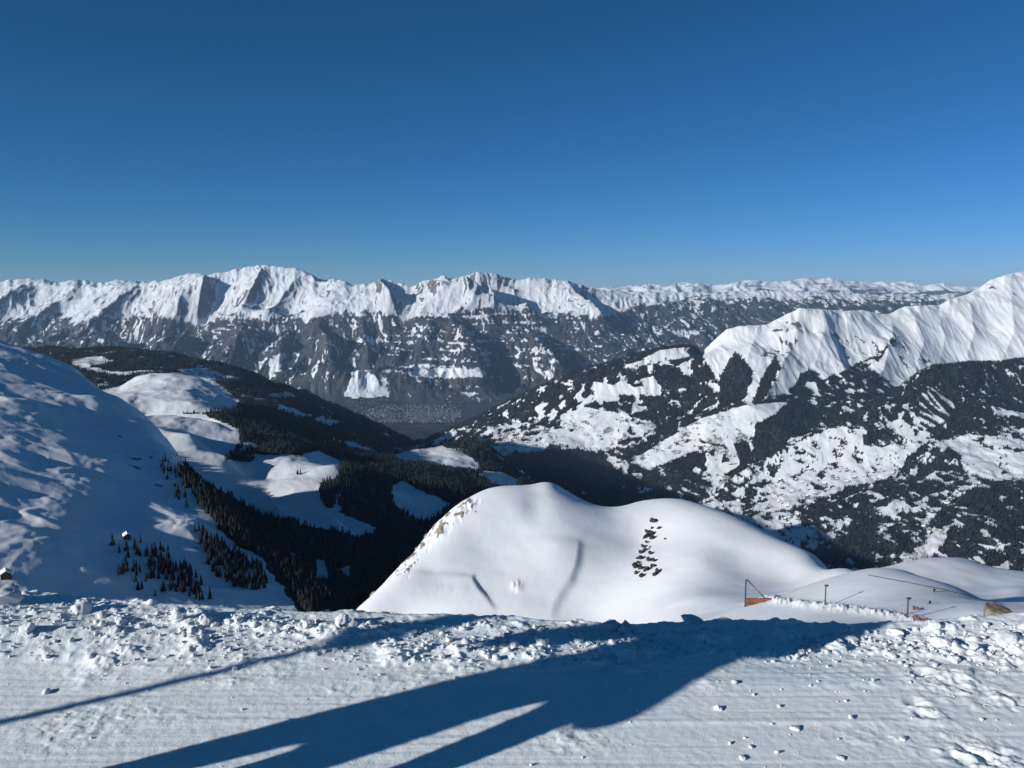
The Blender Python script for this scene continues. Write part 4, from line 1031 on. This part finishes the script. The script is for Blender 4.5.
# the nearer one leans towards the other
VX = Vector((-UY, UX, 0))
a_ = skier(back(gnd(618, 693), .86), SUN_AZ + math.pi / 2, 'person in dark ski clothes and helmet standing to the left, nearer the camera', .17, 'up')
skier(back(gnd(366, 735) + VX * .06, .84), SUN_AZ - math.pi / 2, 'person in dark ski clothes and helmet standing to the left, farther from the camera', .15, 'wide')
a_.rotation_euler[1] = .125; a_.scale[0] = .92
pb = back(gnd(334, 646), 1.9); t = empty('trail_sign', pb, 0)
bm = bmesh.new(); tube(bm, [(0, 0, -.3), (0, 0, 3.0)], .028, 10); bm_obj('pole', bm, M_metal, t)
bm = bmesh.new(); box(bm, (0, 0, 2.42), (.03, .17, 1.05), SUN_AZ); bm_obj('board', bm, M_orange, t)
tag(t, 'tall narrow orange trail sign on a thin metal pole left of the skiers', 'sign')

# ================================================================== AIR, SKY, SUN, CAMERA
hz = bpy.data.meshes.new('haze'); bm = bmesh.new(); box(bm, (0, 19000, -630), (70000, 42000, 2270)); bm.to_mesh(hz); bm.free()
# top above the highest crest, bottom below the lowest ground
hm = bpy.data.materials.new('thin_air'); hm.use_nodes = True; nt = hm.node_tree; nt.nodes.remove(nt.nodes['Principled BSDF'])
pv_ = nd(nt, 'ShaderNodeVolumePrincipled'); pv_.inputs['Color'].default_value = (.42, .68, 1.0, 1); pv_.inputs['Density'].default_value = 1.6e-5; pv_.inputs['Anisotropy'].default_value = 0.0
nt.links.new(pv_.outputs['Volume'], nt.nodes['Material Output'].inputs['Volume']); hz.materials.append(hm)
ho = bpy.data.objects.new('haze', hz); C.objects.link(ho); ho['kind'] = 'stuff'; ho['label'] = 'thin blue haze over the far mountains'; ho['category'] = 'haze'

w = bpy.data.worlds.new('World'); bpy.context.scene.world = w; w.use_nodes = True; nt = w.node_tree
sky = nd(nt, 'ShaderNodeTexSky', sky_type='NISHITA'); sky.sun_disc = False; sky.sun_elevation = SUN_EL
sky.sun_rotation = math.atan2(-UX, -UY) % (2 * math.pi); sky.altitude = 2600; sky.air_density = 1.0; sky.dust_density = 0.0; sky.ozone_density = 4.0
# deep, saturated high mountain blue: each channel of the sky on its own curve
tcw = nd(nt, 'ShaderNodeTexCoord'); mpw = nd(nt, 'ShaderNodeMapping'); mpw.inputs['Scale'].default_value = (.75, 1, 1)
nt.links.new(tcw.outputs['Generated'], mpw.inputs['Vector']); nt.links.new(mpw.outputs['Vector'], sky.inputs['Vector'])
sp = nd(nt, 'ShaderNodeSeparateColor'); cb = nd(nt, 'ShaderNodeCombineColor'); nt.links.new(sky.outputs['Color'], sp.inputs['Color'])
for ch, g, k in (('Red', 1.55, .175), ('Green', 1.10, .514), ('Blue', 1.30, .49)):
    p_ = nd(nt, 'ShaderNodeMath', operation='POWER'); p_.inputs[1].default_value = g; nt.links.new(sp.outputs[ch], p_.inputs[0])
    q_ = nd(nt, 'ShaderNodeMath', operation='MULTIPLY'); q_.inputs[1].default_value = k; nt.links.new(p_.outputs[0], q_.inputs[0]); nt.links.new(q_.outputs[0], cb.inputs[ch])
nt.links.new(cb.outputs['Color'], nt.nodes['Background'].inputs['Color']); nt.nodes['Background'].inputs['Strength'].default_value = 0.081
sl = bpy.data.lights.new('sun', 'SUN'); sl.energy = 4.9; sl.angle = math.radians(.53); sl.color = (1, .985, .95)
so = bpy.data.objects.new('sun', sl); C.objects.link(so)
L = Vector((UX * math.cos(SUN_EL), UY * math.cos(SUN_EL), -math.sin(SUN_EL))); so.rotation_euler = L.to_track_quat('-Z', 'Y').to_euler()
cam = bpy.data.cameras.new('camera'); cam.sensor_width = 36; cam.lens = 36 * F / 1024; cam.clip_start = .05; cam.clip_end = 150000
co = bpy.data.objects.new('camera', cam); C.objects.link(co); co.location = (0, 0, 0); co.rotation_euler = (math.pi / 2 - PITCH, 0, 0)
sc = bpy.context.scene; sc.camera = co
sc.view_settings.view_transform = 'Standard'; sc.view_settings.look = 'None'; sc.view_settings.gamma = 1; sc.view_settings.use_curve_mapping = False; sc.view_settings.exposure = 0.2
sc.render.engine = 'CYCLES'; sc.cycles.max_bounces = 6; sc.cycles.volume_bounces = 0; sc.cycles.use_denoising = True
